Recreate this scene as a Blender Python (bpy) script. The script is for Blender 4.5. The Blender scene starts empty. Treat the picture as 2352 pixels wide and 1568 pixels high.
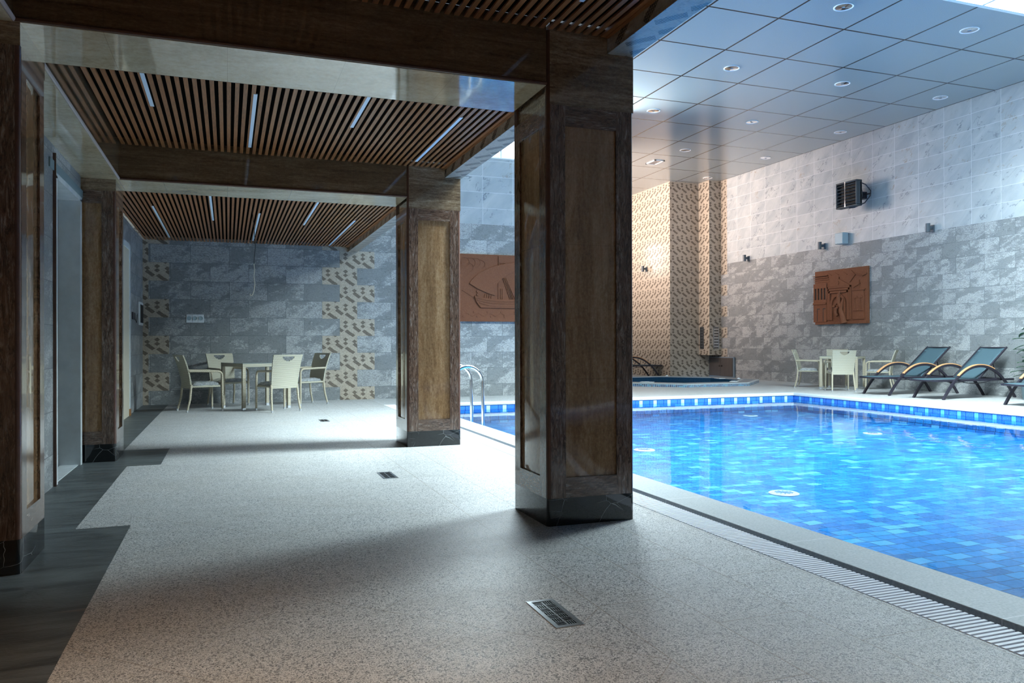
import bpy, math, random
from mathutils import Vector, Matrix
random.seed(7)
C = bpy.context.scene.collection
PI = math.pi
R = math.radians

# ------------------------------------------------------------------ node expressions
class NT:
    def __init__(s, name):
        s.m = bpy.data.materials.new(name); s.m.use_nodes = True
        s.t = s.m.node_tree; s.t.nodes.clear()
        s.out = s.t.nodes.new('ShaderNodeOutputMaterial')
    def node(s, typ, **kw):
        n = s.t.nodes.new(typ)
        for k, v in kw.items(): setattr(n, k, v)
        return n
    def link(s, a, b):
        if isinstance(a, Ex): a = a.s
        if isinstance(a, (int, float)): b.default_value = a
        elif isinstance(a, tuple): b.default_value = a if len(a) == 4 or b.type == 'VECTOR' else (*a, 1)
        else: s.t.links.new(a, b)
    def math(s, op, *a, clamp=False):
        n = s.node('ShaderNodeMath', operation=op); n.use_clamp = clamp
        for i, x in enumerate(a): s.link(x, n.inputs[i])
        return Ex(s, n.outputs[0])
    def pos(s, obj=False):
        if obj: v = s.node('ShaderNodeTexCoord').outputs['Object']
        else: v = s.node('ShaderNodeNewGeometry').outputs['Position']
        n = s.node('ShaderNodeSeparateXYZ'); s.t.links.new(v, n.inputs[0])
        return Ex(s, n.outputs[0]), Ex(s, n.outputs[1]), Ex(s, n.outputs[2])
    def vec(s, x, y, z=0.0):
        n = s.node('ShaderNodeCombineXYZ')
        for i, a in enumerate((x, y, z)): s.link(a, n.inputs[i])
        return n.outputs[0]
    def noise(s, v, scale=1.0, detail=3.0, rough=.55, dist=0.0):
        n = s.node('ShaderNodeTexNoise'); s.link(v, n.inputs['Vector'])
        n.inputs['Scale'].default_value = scale; n.inputs['Detail'].default_value = detail
        n.inputs['Roughness'].default_value = rough; n.inputs['Distortion'].default_value = dist
        return Ex(s, n.outputs['Fac'])
    def white(s, v):
        n = s.node('ShaderNodeTexWhiteNoise', noise_dimensions='3D'); s.link(v, n.inputs['Vector'])
        q = s.node('ShaderNodeSeparateColor'); s.t.links.new(n.outputs['Color'], q.inputs[0])
        return Ex(s, q.outputs[0]), Ex(s, q.outputs[1]), Ex(s, q.outputs[2])
    def voro(s, v, scale, feature='F1'):
        n = s.node('ShaderNodeTexVoronoi', feature=feature); s.link(v, n.inputs['Vector'])
        n.inputs['Scale'].default_value = scale
        return Ex(s, n.outputs['Distance'])
    def cells(s, v, scale):
        n = s.node('ShaderNodeTexVoronoi', feature='F1'); s.link(v, n.inputs['Vector']); n.inputs['Scale'].default_value = scale
        q = s.node('ShaderNodeSeparateColor'); s.t.links.new(n.outputs['Color'], q.inputs[0]); return Ex(s, q.outputs[0])
    def mix(s, f, a, b):
        n = s.node('ShaderNodeMix', data_type='RGBA')
        s.link(f, n.inputs[0]); s.link(a, n.inputs[6]); s.link(b, n.inputs[7])
        return n.outputs[2]
    def fmix(s, f, a, b):
        n = s.node('ShaderNodeMix', data_type='FLOAT')
        s.link(f, n.inputs[0]); s.link(a, n.inputs[2]); s.link(b, n.inputs[3])
        return Ex(s, n.outputs[0])
    def ramp(s, f, stops, const=False):
        n = s.node('ShaderNodeValToRGB'); s.link(f, n.inputs[0])
        e = n.color_ramp.elements
        if const: n.color_ramp.interpolation = 'CONSTANT'
        while len(e) < len(stops): e.new(.5)
        for i, (p, c) in enumerate(stops):
            e[i].position = p; e[i].color = (*c, 1)
        return n.outputs[0]
    def bump(s, h, dist=.01, strength=1.0):
        n = s.node('ShaderNodeBump'); s.link(h, n.inputs['Height'])
        n.inputs['Distance'].default_value = dist; n.inputs['Strength'].default_value = strength
        return n.outputs[0]
    def bsdf(s, col, rough=.5, metal=0.0, spec=.5, normal=None, coat=0.0, coat_r=.05, **kw):
        n = s.node('ShaderNodeBsdfPrincipled')
        s.link(col, n.inputs['Base Color']); s.link(rough, n.inputs['Roughness']); s.link(metal, n.inputs['Metallic'])
        n.inputs['Specular IOR Level'].default_value = spec
        n.inputs['Coat Weight'].default_value = coat; n.inputs['Coat Roughness'].default_value = coat_r
        for k, v in kw.items(): s.link(v, n.inputs[k])
        if normal is not None: s.t.links.new(normal, n.inputs['Normal'])
        s.t.links.new(n.outputs[0], s.out.inputs[0])
        return n
class Ex:
    def __init__(e, nt, sk): e.n = nt; e.s = sk
    def _b(e, op, o, r=False): return e.n.math(op, o, e) if r else e.n.math(op, e, o)
    def __add__(e, o): return e._b('ADD', o)
    __radd__ = __add__
    def __sub__(e, o): return e._b('SUBTRACT', o)
    def __rsub__(e, o): return e._b('SUBTRACT', o, True)
    def __mul__(e, o): return e._b('MULTIPLY', o)
    __rmul__ = __mul__
    def __truediv__(e, o): return e._b('DIVIDE', o)
    def floor(e): return e.n.math('FLOOR', e)
    def fract(e): return e.n.math('FRACT', e)
    def abs(e): return e.n.math('ABSOLUTE', e)
    def lt(e, o): return e.n.math('LESS_THAN', e, o)
    def gt(e, o): return e.n.math('GREATER_THAN', e, o)
    def max(e, o): return e.n.math('MAXIMUM', e, o)
    def min(e, o): return e.n.math('MINIMUM', e, o)
    def mod(e, o): return e.n.math('FLOORED_MODULO', e, o)
    def sin(e): return e.n.math('SINE', e)
    def pow(e, o): return e.n.math('POWER', e, o)
    def step(e, a, b):       # smooth ramp from a to b, clamped
        return e.n.math('MULTIPLY', e - a, 1.0 / (b - a), clamp=True)

def hexc(h, k=1.0):
    h = h.lstrip('#'); v = [int(h[i:i+2], 16) / 255 for i in (0, 2, 4)]
    return tuple(min(1, (c / 12.92 if c < .04045 else ((c + .055) / 1.055) ** 2.4) * k) for c in v)

def simple(name, col, rough=.5, metal=0.0, spec=.5, coat=0.0, noise=0.0, nscale=60, bump=0.0, **kw):
    t = NT(name); x, y, z = t.pos(True)
    v = t.vec(x, y, z)
    c = col
    nrm = None
    if noise or bump:
        n = t.noise(v, nscale, 3)
        if noise: c = t.mix(n, tuple(k * (1 - noise) for k in col), tuple(min(1, k * (1 + noise)) for k in col))
        if bump: nrm = t.bump(n, bump)
    t.bsdf(c, rough, metal, spec, nrm, coat, **kw)
    return t.m

# ---- patterned stone pieces (return colour socket, roughness, height)
def stone_tiles(t, u, z, v3, phase, pitch=.641, z0=.240, h=.3165, sgn=1.0):
    row = ((z - z0) / h).floor(); par = row.mod(2.0)
    uu = (u - phase) / pitch + par * .5
    col = uu.floor(); fu = uu.fract(); fz = ((z - z0) / h).fract()
    r1, r2, r3 = t.white(t.vec(col + .5, row + .5, 3.3))
    us = u * sgn
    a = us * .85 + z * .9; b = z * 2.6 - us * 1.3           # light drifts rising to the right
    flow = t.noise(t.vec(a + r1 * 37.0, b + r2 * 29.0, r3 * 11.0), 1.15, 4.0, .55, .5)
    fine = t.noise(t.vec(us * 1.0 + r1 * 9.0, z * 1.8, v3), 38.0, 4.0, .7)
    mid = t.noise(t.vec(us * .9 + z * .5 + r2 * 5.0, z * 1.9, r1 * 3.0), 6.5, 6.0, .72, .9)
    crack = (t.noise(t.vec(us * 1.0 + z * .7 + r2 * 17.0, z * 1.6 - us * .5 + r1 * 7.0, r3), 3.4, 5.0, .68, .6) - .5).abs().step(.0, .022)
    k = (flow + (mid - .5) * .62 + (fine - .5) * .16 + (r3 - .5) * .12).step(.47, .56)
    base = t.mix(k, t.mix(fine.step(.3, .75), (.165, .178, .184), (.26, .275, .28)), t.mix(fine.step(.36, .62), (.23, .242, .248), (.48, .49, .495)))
    base = t.mix((1.0 - crack) * mid.step(.42, .55) * .65, base, (.07, .075, .085))
    base = t.mix(r1 * .28, base, (.12, .13, .14))
    e = fu.min(1.0 - fu) * pitch
    ez = fz.min(1.0 - fz) * h
    g = e.min(ez).lt(.0028)
    c = t.mix(g, base, (.10, .115, .125))
    hgt = flow * .3 + fine * .35 - g * .35
    return c, row, uu, hgt
def mosaic(t, u, z, z0=.240, P=.3205, h=.3165, phase=1.95):
    U = ((u - phase) / P); V = ((z - z0) / h)
    fu = U.fract(); fv = V.fract()
    def rel(cu, cv):
        du = (fu - cu + .5).fract() - .5; dv = (fv - cv + .5).fract() - .5
        a = (du / .158 + dv / .122); b = (du / .158 - dv / .122)
        return a, b
    mask = None
    def add(m):
        nonlocal mask
        mask = m if mask is None else mask.max(m)
    for cu, cv, la, lb in ((.33, .79, .95, .95), (.33, .56, .95, .95), (.84, .67, .95, .95), (.74, .04, .95, .95), (.98, .40, .95, 2.3), (.50, .20, .95, 1.9)):
        a, b = rel(cu, cv)
        add(a.abs().lt(float(la)) * b.abs().lt(float(lb)))
    # small round mosaic dots on a hexagonal grid
    s = .0185
    rowi = (z / (s * .866)).floor(); fx = ((u / s) + rowi.mod(2.0) * .5).fract() - .5; fz = (z / (s * .866)).fract() - .5
    d = (fx * fx + fz * fz * .75)
    dot = d.step(.14, .22)
    cid = t.white(t.vec(((u / s) + rowi.mod(2.0) * .5).floor(), rowi, 1.0))[0]
    light = t.mix(cid, (.31, .265, .215), (.44, .385, .315))
    dark = t.mix(cid, (.05, .038, .030), (.10, .076, .056))
    c = t.mix(mask, light, dark)
    c = t.mix(dot * .55, c, (.42, .37, .30))
    return c, 1.0 - dot
def marble_tiles(t, u, z, phase, pitch=.637, z0=3.405, h=.3165, sgn=1.0):
    U = (u - phase) / pitch; V = (z - z0) / h
    fu = U.fract(); fv = V.fract()
    r1, r2, r3 = t.white(t.vec(U.floor() + .5, V.floor() + .5, 8.1))
    us = u * sgn
    a = (us + z * 1.1) * .6; b = (us - z) * 1.7
    cl = t.noise(t.vec(a + r1 * 21.0, b * .8 + r2 * 17.0, 2.0), 1.6, 4.0, .6, .4)
    w = t.noise(t.vec(a * 1.2 + r1 * 5.0, b + r2 * 9.0, r3 * 4.0), 1.7, 6.0, .62, .35)
    vein = (w - .5).abs().step(.002, .016)
    pick = t.noise(t.vec(a * 2.0 + r2 * 13.0, b + r1 * 3.0, 7.7), 1.9, 2.0).step(.50, .60)
    c = t.mix(cl.step(.3, .7), (.30, .335, .36), (.44, .465, .475))
    c = t.mix((1.0 - vein) * pick * .8, c, t.mix(r3.gt(.8), (.09, .115, .14), (.26, .20, .13)))
    e = (fu.min(1.0 - fu) * pitch).min(fv.min(1.0 - fv) * h)
    g = e.lt(.004)
    c = t.mix(g * .6, c, (.70, .73, .75))
    return c, g

def wall_mat(name, axis, stone_phase, marble_phase, inserts, marble_above=True, sgn=1.0):
    t = NT(name); X, Y, Z = t.pos()
    u, v3 = (X, Y) if axis == 'X' else (Y, X)
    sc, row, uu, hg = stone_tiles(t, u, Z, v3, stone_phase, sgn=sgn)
    mc, mh = mosaic(t, u, Z, phase=inserts.get('mphase', 1.95))
    mask = None
    odd = row.mod(2.0)
    for (par, a, b) in inserts.get('tiles', []):      # tile spans kept to rows of one parity
        m = u.gt(a) * u.lt(b) * (odd if par else (1.0 - odd)) * Z.lt(3.405)
        mask = m if mask is None else mask.max(m)
    for (a, b) in inserts.get('above', []):
        m = u.gt(a) * u.lt(b) * Z.gt(3.405)
        mask = m if mask is None else mask.max(m)
    c = sc; 
    if marble_above:
        rc, rg = marble_tiles(t, u, Z, marble_phase, sgn=sgn)
        up = Z.gt(3.405)
        c = t.mix(up, sc, rc)
    if mask is not None: c = t.mix(mask, c, mc)
    up2 = Z.gt(3.405) if marble_above else Z.gt(99.0)
    rough = t.fmix(up2, .42, .3)
    t.bsdf(c, rough, 0, .4, t.bump(t.fmix(up2, hg, .3), .012, .6))
    return t.m
M = {}
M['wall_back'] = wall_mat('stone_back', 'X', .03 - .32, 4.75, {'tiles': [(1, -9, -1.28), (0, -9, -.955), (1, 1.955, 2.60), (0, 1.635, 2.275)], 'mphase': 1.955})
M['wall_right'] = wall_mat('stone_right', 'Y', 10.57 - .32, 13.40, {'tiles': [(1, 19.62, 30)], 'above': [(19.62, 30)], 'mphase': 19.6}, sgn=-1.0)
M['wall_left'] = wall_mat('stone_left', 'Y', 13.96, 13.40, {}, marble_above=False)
def mosaic_mat(name, ax, phase=0.0, rough=.28):
    t = NT(name); X, Y, Z = t.pos()
    u, w = {'X': (X, Z), 'Y': (Y, Z), 'S': (Y, X)}[ax]
    c, h = mosaic(t, u, w, phase=phase)
    t.bsdf(c, rough, 0, .45, t.bump(h, .0008, .5)); return t.m
M['mos_x'] = mosaic_mat('mosaic_x', 'X', 12.56)
M['mos_y'] = mosaic_mat('mosaic_y', 'Y', 20.4, .16)
M['mos_s'] = mosaic_mat('mosaic_soffit', 'S', 4.0)

def granite(t, X, Y):
    v = t.vec(X, Y, 0.0)
    n1 = t.cells(v, 330.0); nb_ = t.cells(v, 150.0); n2 = t.noise(v, 1.1, 4.0, .6, .4); n3 = t.noise(t.vec(X * .35, Y, 4.0), 5.0, 5.0, .62, 1.2)
    c = t.ramp(n1, [(0, (.06, .07, .085)), (.17, (.30, .31, .315)), (.34, (.47, .475, .475)), (.72, (.66, .665, .66))], const=True)
    c = t.mix(nb_.lt(.11) * .8, c, (.045, .052, .065))
    c = t.mix(n3.step(.42, .70) * .25, c, (.29, .28, .26))
    c = t.mix(n2.step(.48, .72) * .12, c, (.33, .27, .20))
    return c, n1, n3
def slate(t, X, Y):
    n = t.noise(t.vec(X * .6, Y * 2.2, 0.0), 3.0, 6.0, .65, 1.2); n1 = t.noise(t.vec(X * 1.0, Y * 3.0, 0.0), 70.0, 3.0)
    c = t.mix(n.step(.35, .72), (.040, .046, .050), (.125, .145, .15))
    c = t.mix(n1.step(.58, .72) * .3, c, (.2, .22, .23))
    return c
# light granite deck with slab joints: diagonal slabs left of X=1.38, narrow strips right of it
t = NT('granite_deck'); X, Y, Z = t.pos()
c, n1, n3 = granite(t, X, Y)
s_ = (X + Y - 4.70 + 40.0 * 1.08) / 1.08; dd = (X - Y + 40.0 * 1.08) / 1.08
jd = ((s_ + .5).fract() - .5).abs().lt(.0028)
par = s_.floor().mod(2.0)
jc = ((dd + par * .5 + .3).fract() - .5).abs().lt(.0024)
left = X.lt(1.38)
sx = (X - 1.35) / .374; jx = ((sx + .5).fract() - .5).abs().lt(.008)
jy = (((Y - 2.80) / .80 + sx.floor() * .4 + .5).fract() - .5).abs().lt(.0035)
j = t.fmix(left, jx.max(jy), jd.max(jc)).max((X - 1.38).abs().lt(.0028))
slab = t.white(t.vec(t.fmix(left, sx.floor(), s_.floor()), t.fmix(left, ((Y - 2.8) / .8 + sx.floor() * .4).floor() + 50.0, (dd + par * .5 + .8).floor()), 2.0))[0]
c = t.mix(slab * .22, c, (.36, .37, .37))
c = t.mix(j * .55, c, (.17, .13, .09))
t.bsdf(c, t.fmix(n3, .42, .58), 0, .35, t.bump(n3 * .2 - j * 1.0, .0012, .4)); M['granite'] = t.m
t = NT('deck_far'); X, Y, Z = t.pos()
c, n1, n3 = granite(t, X, Y)
j = (((X) / .6).fract() - .5).abs().gt(.497).max((((Y) / .6).fract() - .5).abs().gt(.497))
c = t.mix(j * .6, c, (.2, .17, .13))
t.bsdf(c, .4, 0, .5); M['granite_far'] = t.m
t = NT('slate_strip'); X, Y, Z = t.pos()
c = slate(t, X, Y)
j = (((Y - 5.0) / .86).fract() - .5).abs().gt(.4985)
sv = t.noise(t.vec(X * .2, Y * 2.0, 9.0), 5.0, 3.0).step(.66, .70)
c = t.mix(sv * .25, c, (.30, .20, .11))
w_ = t.noise(t.vec(X * .8 + Y * .5, Y * 1.4, 0.0), 28.0, 3.0, .6, 1.6)
t.bsdf(t.mix(j, c, (.02, .02, .02)), .42, 0, .45, t.bump(w_, .003, .6)); M['slate'] = t.m

def travertine(name, streak, dark, mid, light, rough=.05, joint=None):
    # streak 'z' = grain runs upright, 'x' = grain runs level; object space
    t = NT(name); x, y, z = t.pos(True)
    q = x + y * .83
    if streak == 'z': v = t.vec(q * 8.0, q * 3.0, z * 1.1)
    else: v = t.vec(q * .7, y * 1.3, z * 8.0)
    a = t.noise(v, 1.6, 6.0, .6, 1.1); b = t.noise(v, 5.5, 5.0, .65, .8)
    p = t.noise(t.vec(x, y, z), 60.0, 3.0)
    f = t.noise(t.vec(x * 1.6, y * 1.6, z), 38.0, 5.0, .8) if streak == 'z' else t.noise(t.vec(x, y, z * 2.5), 30.0, 5.0, .8)
    c = t.ramp(a * .40 + b * .24 + f * .36, [(.38, dark), (.50, mid), (.62, light)])
    c = t.mix(b.step(.56, .64) * .5, c, dark)
    c = t.mix(p.step(.62, .70) * .25, c, light)
    if joint:
        j = None
        for ax, val in joint:
            e = ({'x': x, 'z': z}[ax] - val).abs().lt(.0009)
            j = e if j is None else j.max(e)
        c = t.mix(j * .5, c, (.05, .035, .025))
    t.bsdf(c, rough, 0, .5, t.bump(b, .0006, .12), coat=.6); return t.m
M['trav_v'] = travertine('travertine_upright', 'z', (.165, .088, .042), (.32, .185, .092), (.50, .33, .19), joint=[('z', 1.62), ('z', .84), ('z', 2.22)])
M['trav_h'] = travertine('travertine_level', 'x', (.09, .055, .034), (.25, .17, .105), (.48, .38, .27), joint=[])
M['trav_beam_shaded'] = travertine('travertine_beam_shaded', 'x', (.075, .044, .024), (.145, .092, .052), (.24, .165, .10), joint=[('x', -.55), ('x', 0.0), ('x', .58), ('x', 1.17)])  # beam sides: their shade is darkened into the stone colour
M['trav_beam_lit'] = travertine('travertine_beam_lit', 'x', (.36, .29, .18), (.56, .47, .32), (.70, .62, .46), .06, joint=[('x', -.55), ('x', 0.0), ('x', .58), ('x', 1.17)])  # same stone on undersides, floor reflection painted in as a paler colour
def bark(name, streak):
    t = NT(name); x, y, z = t.pos(True); q = x + y * .9
    v = t.vec(q * 26.0, y * 5.0, z * 4.0) if streak == 'z' else t.vec(q * 4.0, y * 5.0, z * 30.0)
    a = t.noise(v, .9, 7.0, .7, 1.0); b = t.noise(v, 2.6, 6.0, .75, .8)
    ridge = (a - .5).abs().step(.0, .032)
    c = t.ramp(b, [(.32, (.05, .028, .020)), (.45, (.15, .085, .058)), (.56, (.23, .150, .11)), (.68, (.42, .36, .32))])
    c = t.mix((1.0 - ridge) * .85, c, (.022, .015, .012))
    t.bsdf(c, .14, 0, .5, t.bump(a + b * .5, .0015, .3), coat=.5, coat_r=.04); return t.m
M['bark_v'] = bark('dark_stone_upright', 'z'); M['bark_h'] = bark('dark_stone_level', 'x')
M['bead'] = simple('bead_stone', (.11, .055, .04), .2, noise=.3, nscale=20)
t = NT('black_marble'); x, y, z = t.pos(True)
w = t.voro(t.vec(x + z * .5 + t.noise(t.vec(x, y, z), 5.0) * .12, y, z * 1.6 - x * .7), 5.0, 'DISTANCE_TO_EDGE'); m = t.noise(t.vec(x, y, z), 3.4, 2.0)
vein = w.lt(.005) * m.step(.48, .60)
t.bsdf(t.mix(vein * .7, (.007, .009, .011), (.45, .47, .48)), .05, 0, .5, coat=.4); M['black_marble'] = t.m
M['casing_marble'] = simple('casing_marble', (.66, .72, .75), .25, noise=.18, nscale=9)

t = NT('slat_wood'); X, Y, Z = t.pos()
sid = t.white(t.vec((X / .0556).floor(), 1.0, 1.0))[0]
g = t.noise(t.vec(X * 40.0 + sid * 30.0, Y * 3.0, Z * 20.0), 1.4, 4.0, .6, 2.0)
c = t.mix(g.step(.3, .7), (.17, .058, .018), (.40, .165, .060))
c = t.mix(sid * .3, c, (.38, .18, .08))
t.bsdf(c, .38, 0, .4); M['slat'] = t.m
M['black'] = simple('black_void', (.003, .003, .003), .9, spec=.05)
M['lamp_white'] = simple('lamp_diffuser', (.72, .86, 1.0), .3)
# hall ceiling panels
t = NT('ceiling_panels'); X, Y, Z = t.pos()
gx = ((X - 6.56) / 1.237 + .5).fract() - .5; gy = ((Y - 8.28) / 1.340 + .5).fract() - .5
e = (gx.abs() * 1.237).min(gy.abs() * 1.34)
n = t.noise(t.vec(X, Y, Z), 120.0, 2.0)
c = t.mix(n.step(.3, .7), (.27, .31, .325), (.34, .375, .385))
c = t.mix(e.lt(.017), c, (.02, .02, .022))
t.bsdf(c, .20, 0, .75, t.bump(n * .3 - e.lt(.014), .003, .25)); M['panels'] = t.m
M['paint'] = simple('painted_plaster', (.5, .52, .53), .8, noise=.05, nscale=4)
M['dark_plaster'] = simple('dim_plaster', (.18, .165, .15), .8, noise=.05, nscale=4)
M['mullion'] = simple('white_aluminium', (.8, .82, .85), .35)
t = NT('window_glass')
tr = t.node('ShaderNodeBsdfTransparent'); gl = t.node('ShaderNodeBsdfGlossy'); gl.inputs['Roughness'].default_value = .02
mx = t.node('ShaderNodeMixShader'); mx.inputs[0].default_value = .05
t.t.links.new(tr.outputs[0], mx.inputs[1]); t.t.links.new(gl.outputs[0], mx.inputs[2]); t.t.links.new(mx.outputs[0], t.out.inputs[0]); M['glass'] = t.m
t = NT('bright_pane'); em = t.node('ShaderNodeEmission'); em.inputs[0].default_value = (1, .97, .9, 1); em.inputs[1].default_value = 14
t.t.links.new(em.outputs[0], t.out.inputs[0]); M['bright_pane'] = t.m
t = NT('sky_outside'); em = t.node('ShaderNodeEmission'); em.inputs[0].default_value = (.86, .93, 1, 1); em.inputs[1].default_value = 2.6
t.t.links.new(em.outputs[0], t.out.inputs[0]); M['sky'] = t.m

# pool
def pool_col(t, a, b, sx, sy, palette):
    row = (b / sy).floor(); off = t.white(t.vec(row, 4.0, 2.0))[0]
    ua = a / sx + off
    cell = ua.floor(); r1, r2, r3 = t.white(t.vec(cell + .5, row + .5, 1.0))
    c = t.ramp(r1, palette, const=True)
    fa = ua.fract(); fb = (b / sy).fract()
    e = (fa.min(1.0 - fa) * sx).min(fb.min(1.0 - fb) * sy)
    n = t.noise(t.vec(a, b, 0.0), 45.0, 3.0)
    c = t.mix(n.step(.35, .7) * .3, c, (.04, .38, .75))
    return t.mix(1.0 - e.step(.002, .0075), c, (.003, .035, .11)), e
pal = [(0, (.010, .12, .36)), (.22, (.014, .165, .44)), (.48, (.024, .225, .53)), (.74, (.045, .30, .60)), (.89, (.16, .46, .68)), (.95, (.009, .08, .26))]
t = NT('pool_floor_tiles'); X, Y, Z = t.pos()
wx = (t.noise(t.vec(X, Y, 0.0), 3.2, 2.0) - .5) * .07; wy = (t.noise(t.vec(X, Y, 5.0), 3.2, 2.0) - .5) * .07  # ripple refraction painted in as a wobble of the tile grid
c, e = pool_col(t, X + wx, Y + wy, .165, .112, pal)
t.bsdf(c, .3, 0, .4); M['pool_floor'] = t.m
for nm, ax in (('pool_wall_x', 'X'), ('pool_wall_y', 'Y')):
    t = NT(nm); X, Y, Z = t.pos(); u = X if ax == 'X' else Y
    c, e = pool_col(t, u, Z, .165, .112, pal)
    # border course above the water: mixed-width glass blocks
    k = (u / .62); seg = k.fract() * 6.0
    wob = seg + (seg * 2.1).sin() * .22
    cell = wob.floor(); fr = wob.fract()
    r1 = t.white(t.vec(cell, 5.0, 1.0))[0]
    pal2 = [(0, (.02, .11, .50)), (.3, (.02, .20, .66)), (.5, (.03, .30, .78)), (.68, (.02, .13, .56)), (.85, (.08, .40, .85))]
    bc = t.ramp(r1, pal2, const=True)
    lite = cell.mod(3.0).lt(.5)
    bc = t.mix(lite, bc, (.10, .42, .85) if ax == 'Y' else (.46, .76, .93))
    n = t.noise(t.vec(X, Y, Z), 120.0, 3.0)
    bc = t.mix(n.step(.4, .7) * .3, bc, (.2, .6, .95))
    line = (fr.min(1.0 - fr)).lt(.05).max((Z + .064).abs().lt(.005)).max((Z + .150).abs().lt(.004))
    bc = t.mix(line, bc, (.008, .05, .28))
    inb = Z.gt(-.152) * Z.lt(-.056)
    c = t.mix(inb, c, bc)
    t.bsdf(c, .15, 0, .5); M[nm] = t.m
t = NT('pool_water'); X, Y, Z = t.pos()
v = t.vec(X * 1.0, Y * 1.0, 0.0)
h = t.noise(v, 2.2, 3.0, .5) * .6 + t.noise(v, 9.0, 2.0) * .22
nb = t.bump(h, .012, .24)
gl = t.node('ShaderNodeBsdfGlossy'); gl.inputs['Roughness'].default_value = .012; t.t.links.new(nb, gl.inputs['Normal'])
rf = t.node('ShaderNodeBsdfTransparent'); rf.inputs[0].default_value = (.80, .95, 1, 1)
fr = t.node('ShaderNodeFresnel'); fr.inputs['IOR'].default_value = 1.34; t.t.links.new(nb, fr.inputs['Normal'])
mx = t.node('ShaderNodeMixShader'); t.t.links.new(fr.outputs[0], mx.inputs[0]); t.t.links.new(rf.outputs[0], mx.inputs[1]); t.t.links.new(gl.outputs[0], mx.inputs[2])
t.t.links.new(mx.outputs[0], t.out.inputs[0]); M['water'] = t.m
t = NT('coping_stone'); X, Y, Z = t.pos()
n = t.noise(t.vec(X, Y, Z), 90.0, 4.0, .7); n2 = t.noise(t.vec(X, Y, Z), 5.0, 4.0)
j = (((Y - 3.30) / 1.19).fract() - .5).abs().gt(.4985)
c = t.mix(n.step(.3, .7), (.24, .28, .30), (.42, .46, .475)); c = t.mix(n2 * .2, c, (.36, .39, .41))
t.bsdf(t.mix(j * .8, c, (.7, .72, .73)), .45, 0, .4, t.bump(n, .001, .4)); M['coping'] = t.m
M['lip'] = simple('white_lip', (.46, .50, .52), .35, noise=.06, nscale=20)
M['grate'] = simple('white_plastic', (.78, .80, .86), .35)
M['channel'] = simple('channel', (.33, .39, .50), .7)
t = NT('small_mosaic'); X, Y, Z = t.pos(); s = .027
u = (X + Y * .15) / s; w = (Z + .002) / .028
r1 = t.white(t.vec(u.floor(), w.floor(), 1.0))[0]
e = (u.fract() - .5).abs().gt(.40).max((w.fract() - .5).abs().gt(.38))
c = t.ramp(r1, [(0, (.01, .04, .13)), (.35, (.02, .10, .26)), (.6, (.05, .25, .42)), (.85, (.01, .02, .06))], const=True)
t.bsdf(t.mix(e, c, (.45, .55, .62)), .2); M['small_mosaic'] = t.m
M['tub_inside'] = simple('tub_inside', (.012, .06, .13), .2, noise=.5, nscale=40)
M['tub_rim'] = simple('grey_rim', (.20, .22, .24), .4, noise=.15, nscale=30)

M['chrome'] = simple('chrome', (.85, .87, .9), .08, 1.0)
M['steel'] = simple('brushed_steel', (.52, .55, .58), .3, 1.0, noise=.1, nscale=200)
def wicker(name, lo, hi):
    t = NT(name); x, y, z = t.pos(True)
    s = z / .0125; r = s.floor(); q = ((x + y * .7) / .022 + r.mod(2.0) * .5)
    h1 = (s.fract() * PI).sin(); h2 = ((q.fract() * PI).sin())
    h = h1 * (h2 * .6 + .4)
    c = t.mix(h.step(.08, .6), lo, hi)
    t.bsdf(c, .45, 0, .4, t.bump(h, .004, .8)); return t.m
M['wicker'] = wicker('wicker_cream', (.13, .12, .085), (.55, .52, .41))
M['wicker_leg'] = wicker('wicker_leg', (.20, .175, .12), (.56, .50, .38))
t = NT('plastic_wrapped_cushion'); x, y, z = t.pos(True)
n = t.noise(t.vec(x, y, z), 14.0, 4.0, .6, 2.2)
ln = (n - .5).abs().step(0.0, .05)
t.bsdf(t.mix((1.0 - ln) * .35, (.26, .275, .28), (.80, .83, .85)), .12, 0, .6, t.bump(n, .012, 1.0), coat=1.0); M['cushion'] = t.m
t = NT('table_glass'); t.bsdf((.20, .25, .25), .04, 0, .6, coat=1.0); M['table_glass'] = t.m
M['foot'] = simple('silver_cap', (.62, .64, .66), .25, .7)
M['rubber'] = simple('black_rubber', (.012, .012, .012), .5)
M['lounger_frame'] = simple('anthracite_frame', (.030, .027, .040), .38, .3)
t = NT('sling_fabric'); x, y, z = t.pos(True)
g = ((x * 900.0).sin() * (y * 900.0).sin()) * .5 + .5
t.bsdf(t.mix(g, (.036, .068, .088), (.062, .108, .132)), .55, 0, .3); M['sling'] = t.m
t = NT('arm_teak'); x, y, z = t.pos(True)
g = t.noise(t.vec(x * 3.0, y * 40.0, z * 12.0), 3.0, 4.0)
t.bsdf(t.mix(g, (.42, .20, .085), (.66, .36, .17)), .4); M['teak'] = t.m
t = NT('terracotta'); x, y, z = t.pos(True)
n = t.noise(t.vec(x, y, z), 30.0, 4.0); f = t.voro(t.vec(x, y, z), 42.0)
c = t.mix(n, (.125, .043, .019), (.185, .068, .032)); c = t.mix(f.lt(.12) * .45, c, (.55, .38, .25))
t.bsdf(c, .7, 0, .25, t.bump(n, .003, .6)); M['terracotta'] = t.m
M['heater'] = simple('heater_grey', (.055, .062, .07), .45, noise=.15, nscale=60)
M['heater_dark'] = simple('heater_inside', (.008, .008, .01), .6)
M['pale_box'] = simple('pale_blue_grey', (.36, .46, .50), .4)
M['lamp_grey'] = simple('lamp_grey', (.06, .08, .10), .4)
t = NT('cabinet_veneer'); x, y, z = t.pos(True)
g = t.noise(t.vec(x * 8.0, y * 8.0, z * 1.2), 3.0, 4.0)
t.bsdf(t.mix(g, (.05, .042, .04), (.095, .08, .072)), .4); M['veneer'] = t.m
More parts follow.
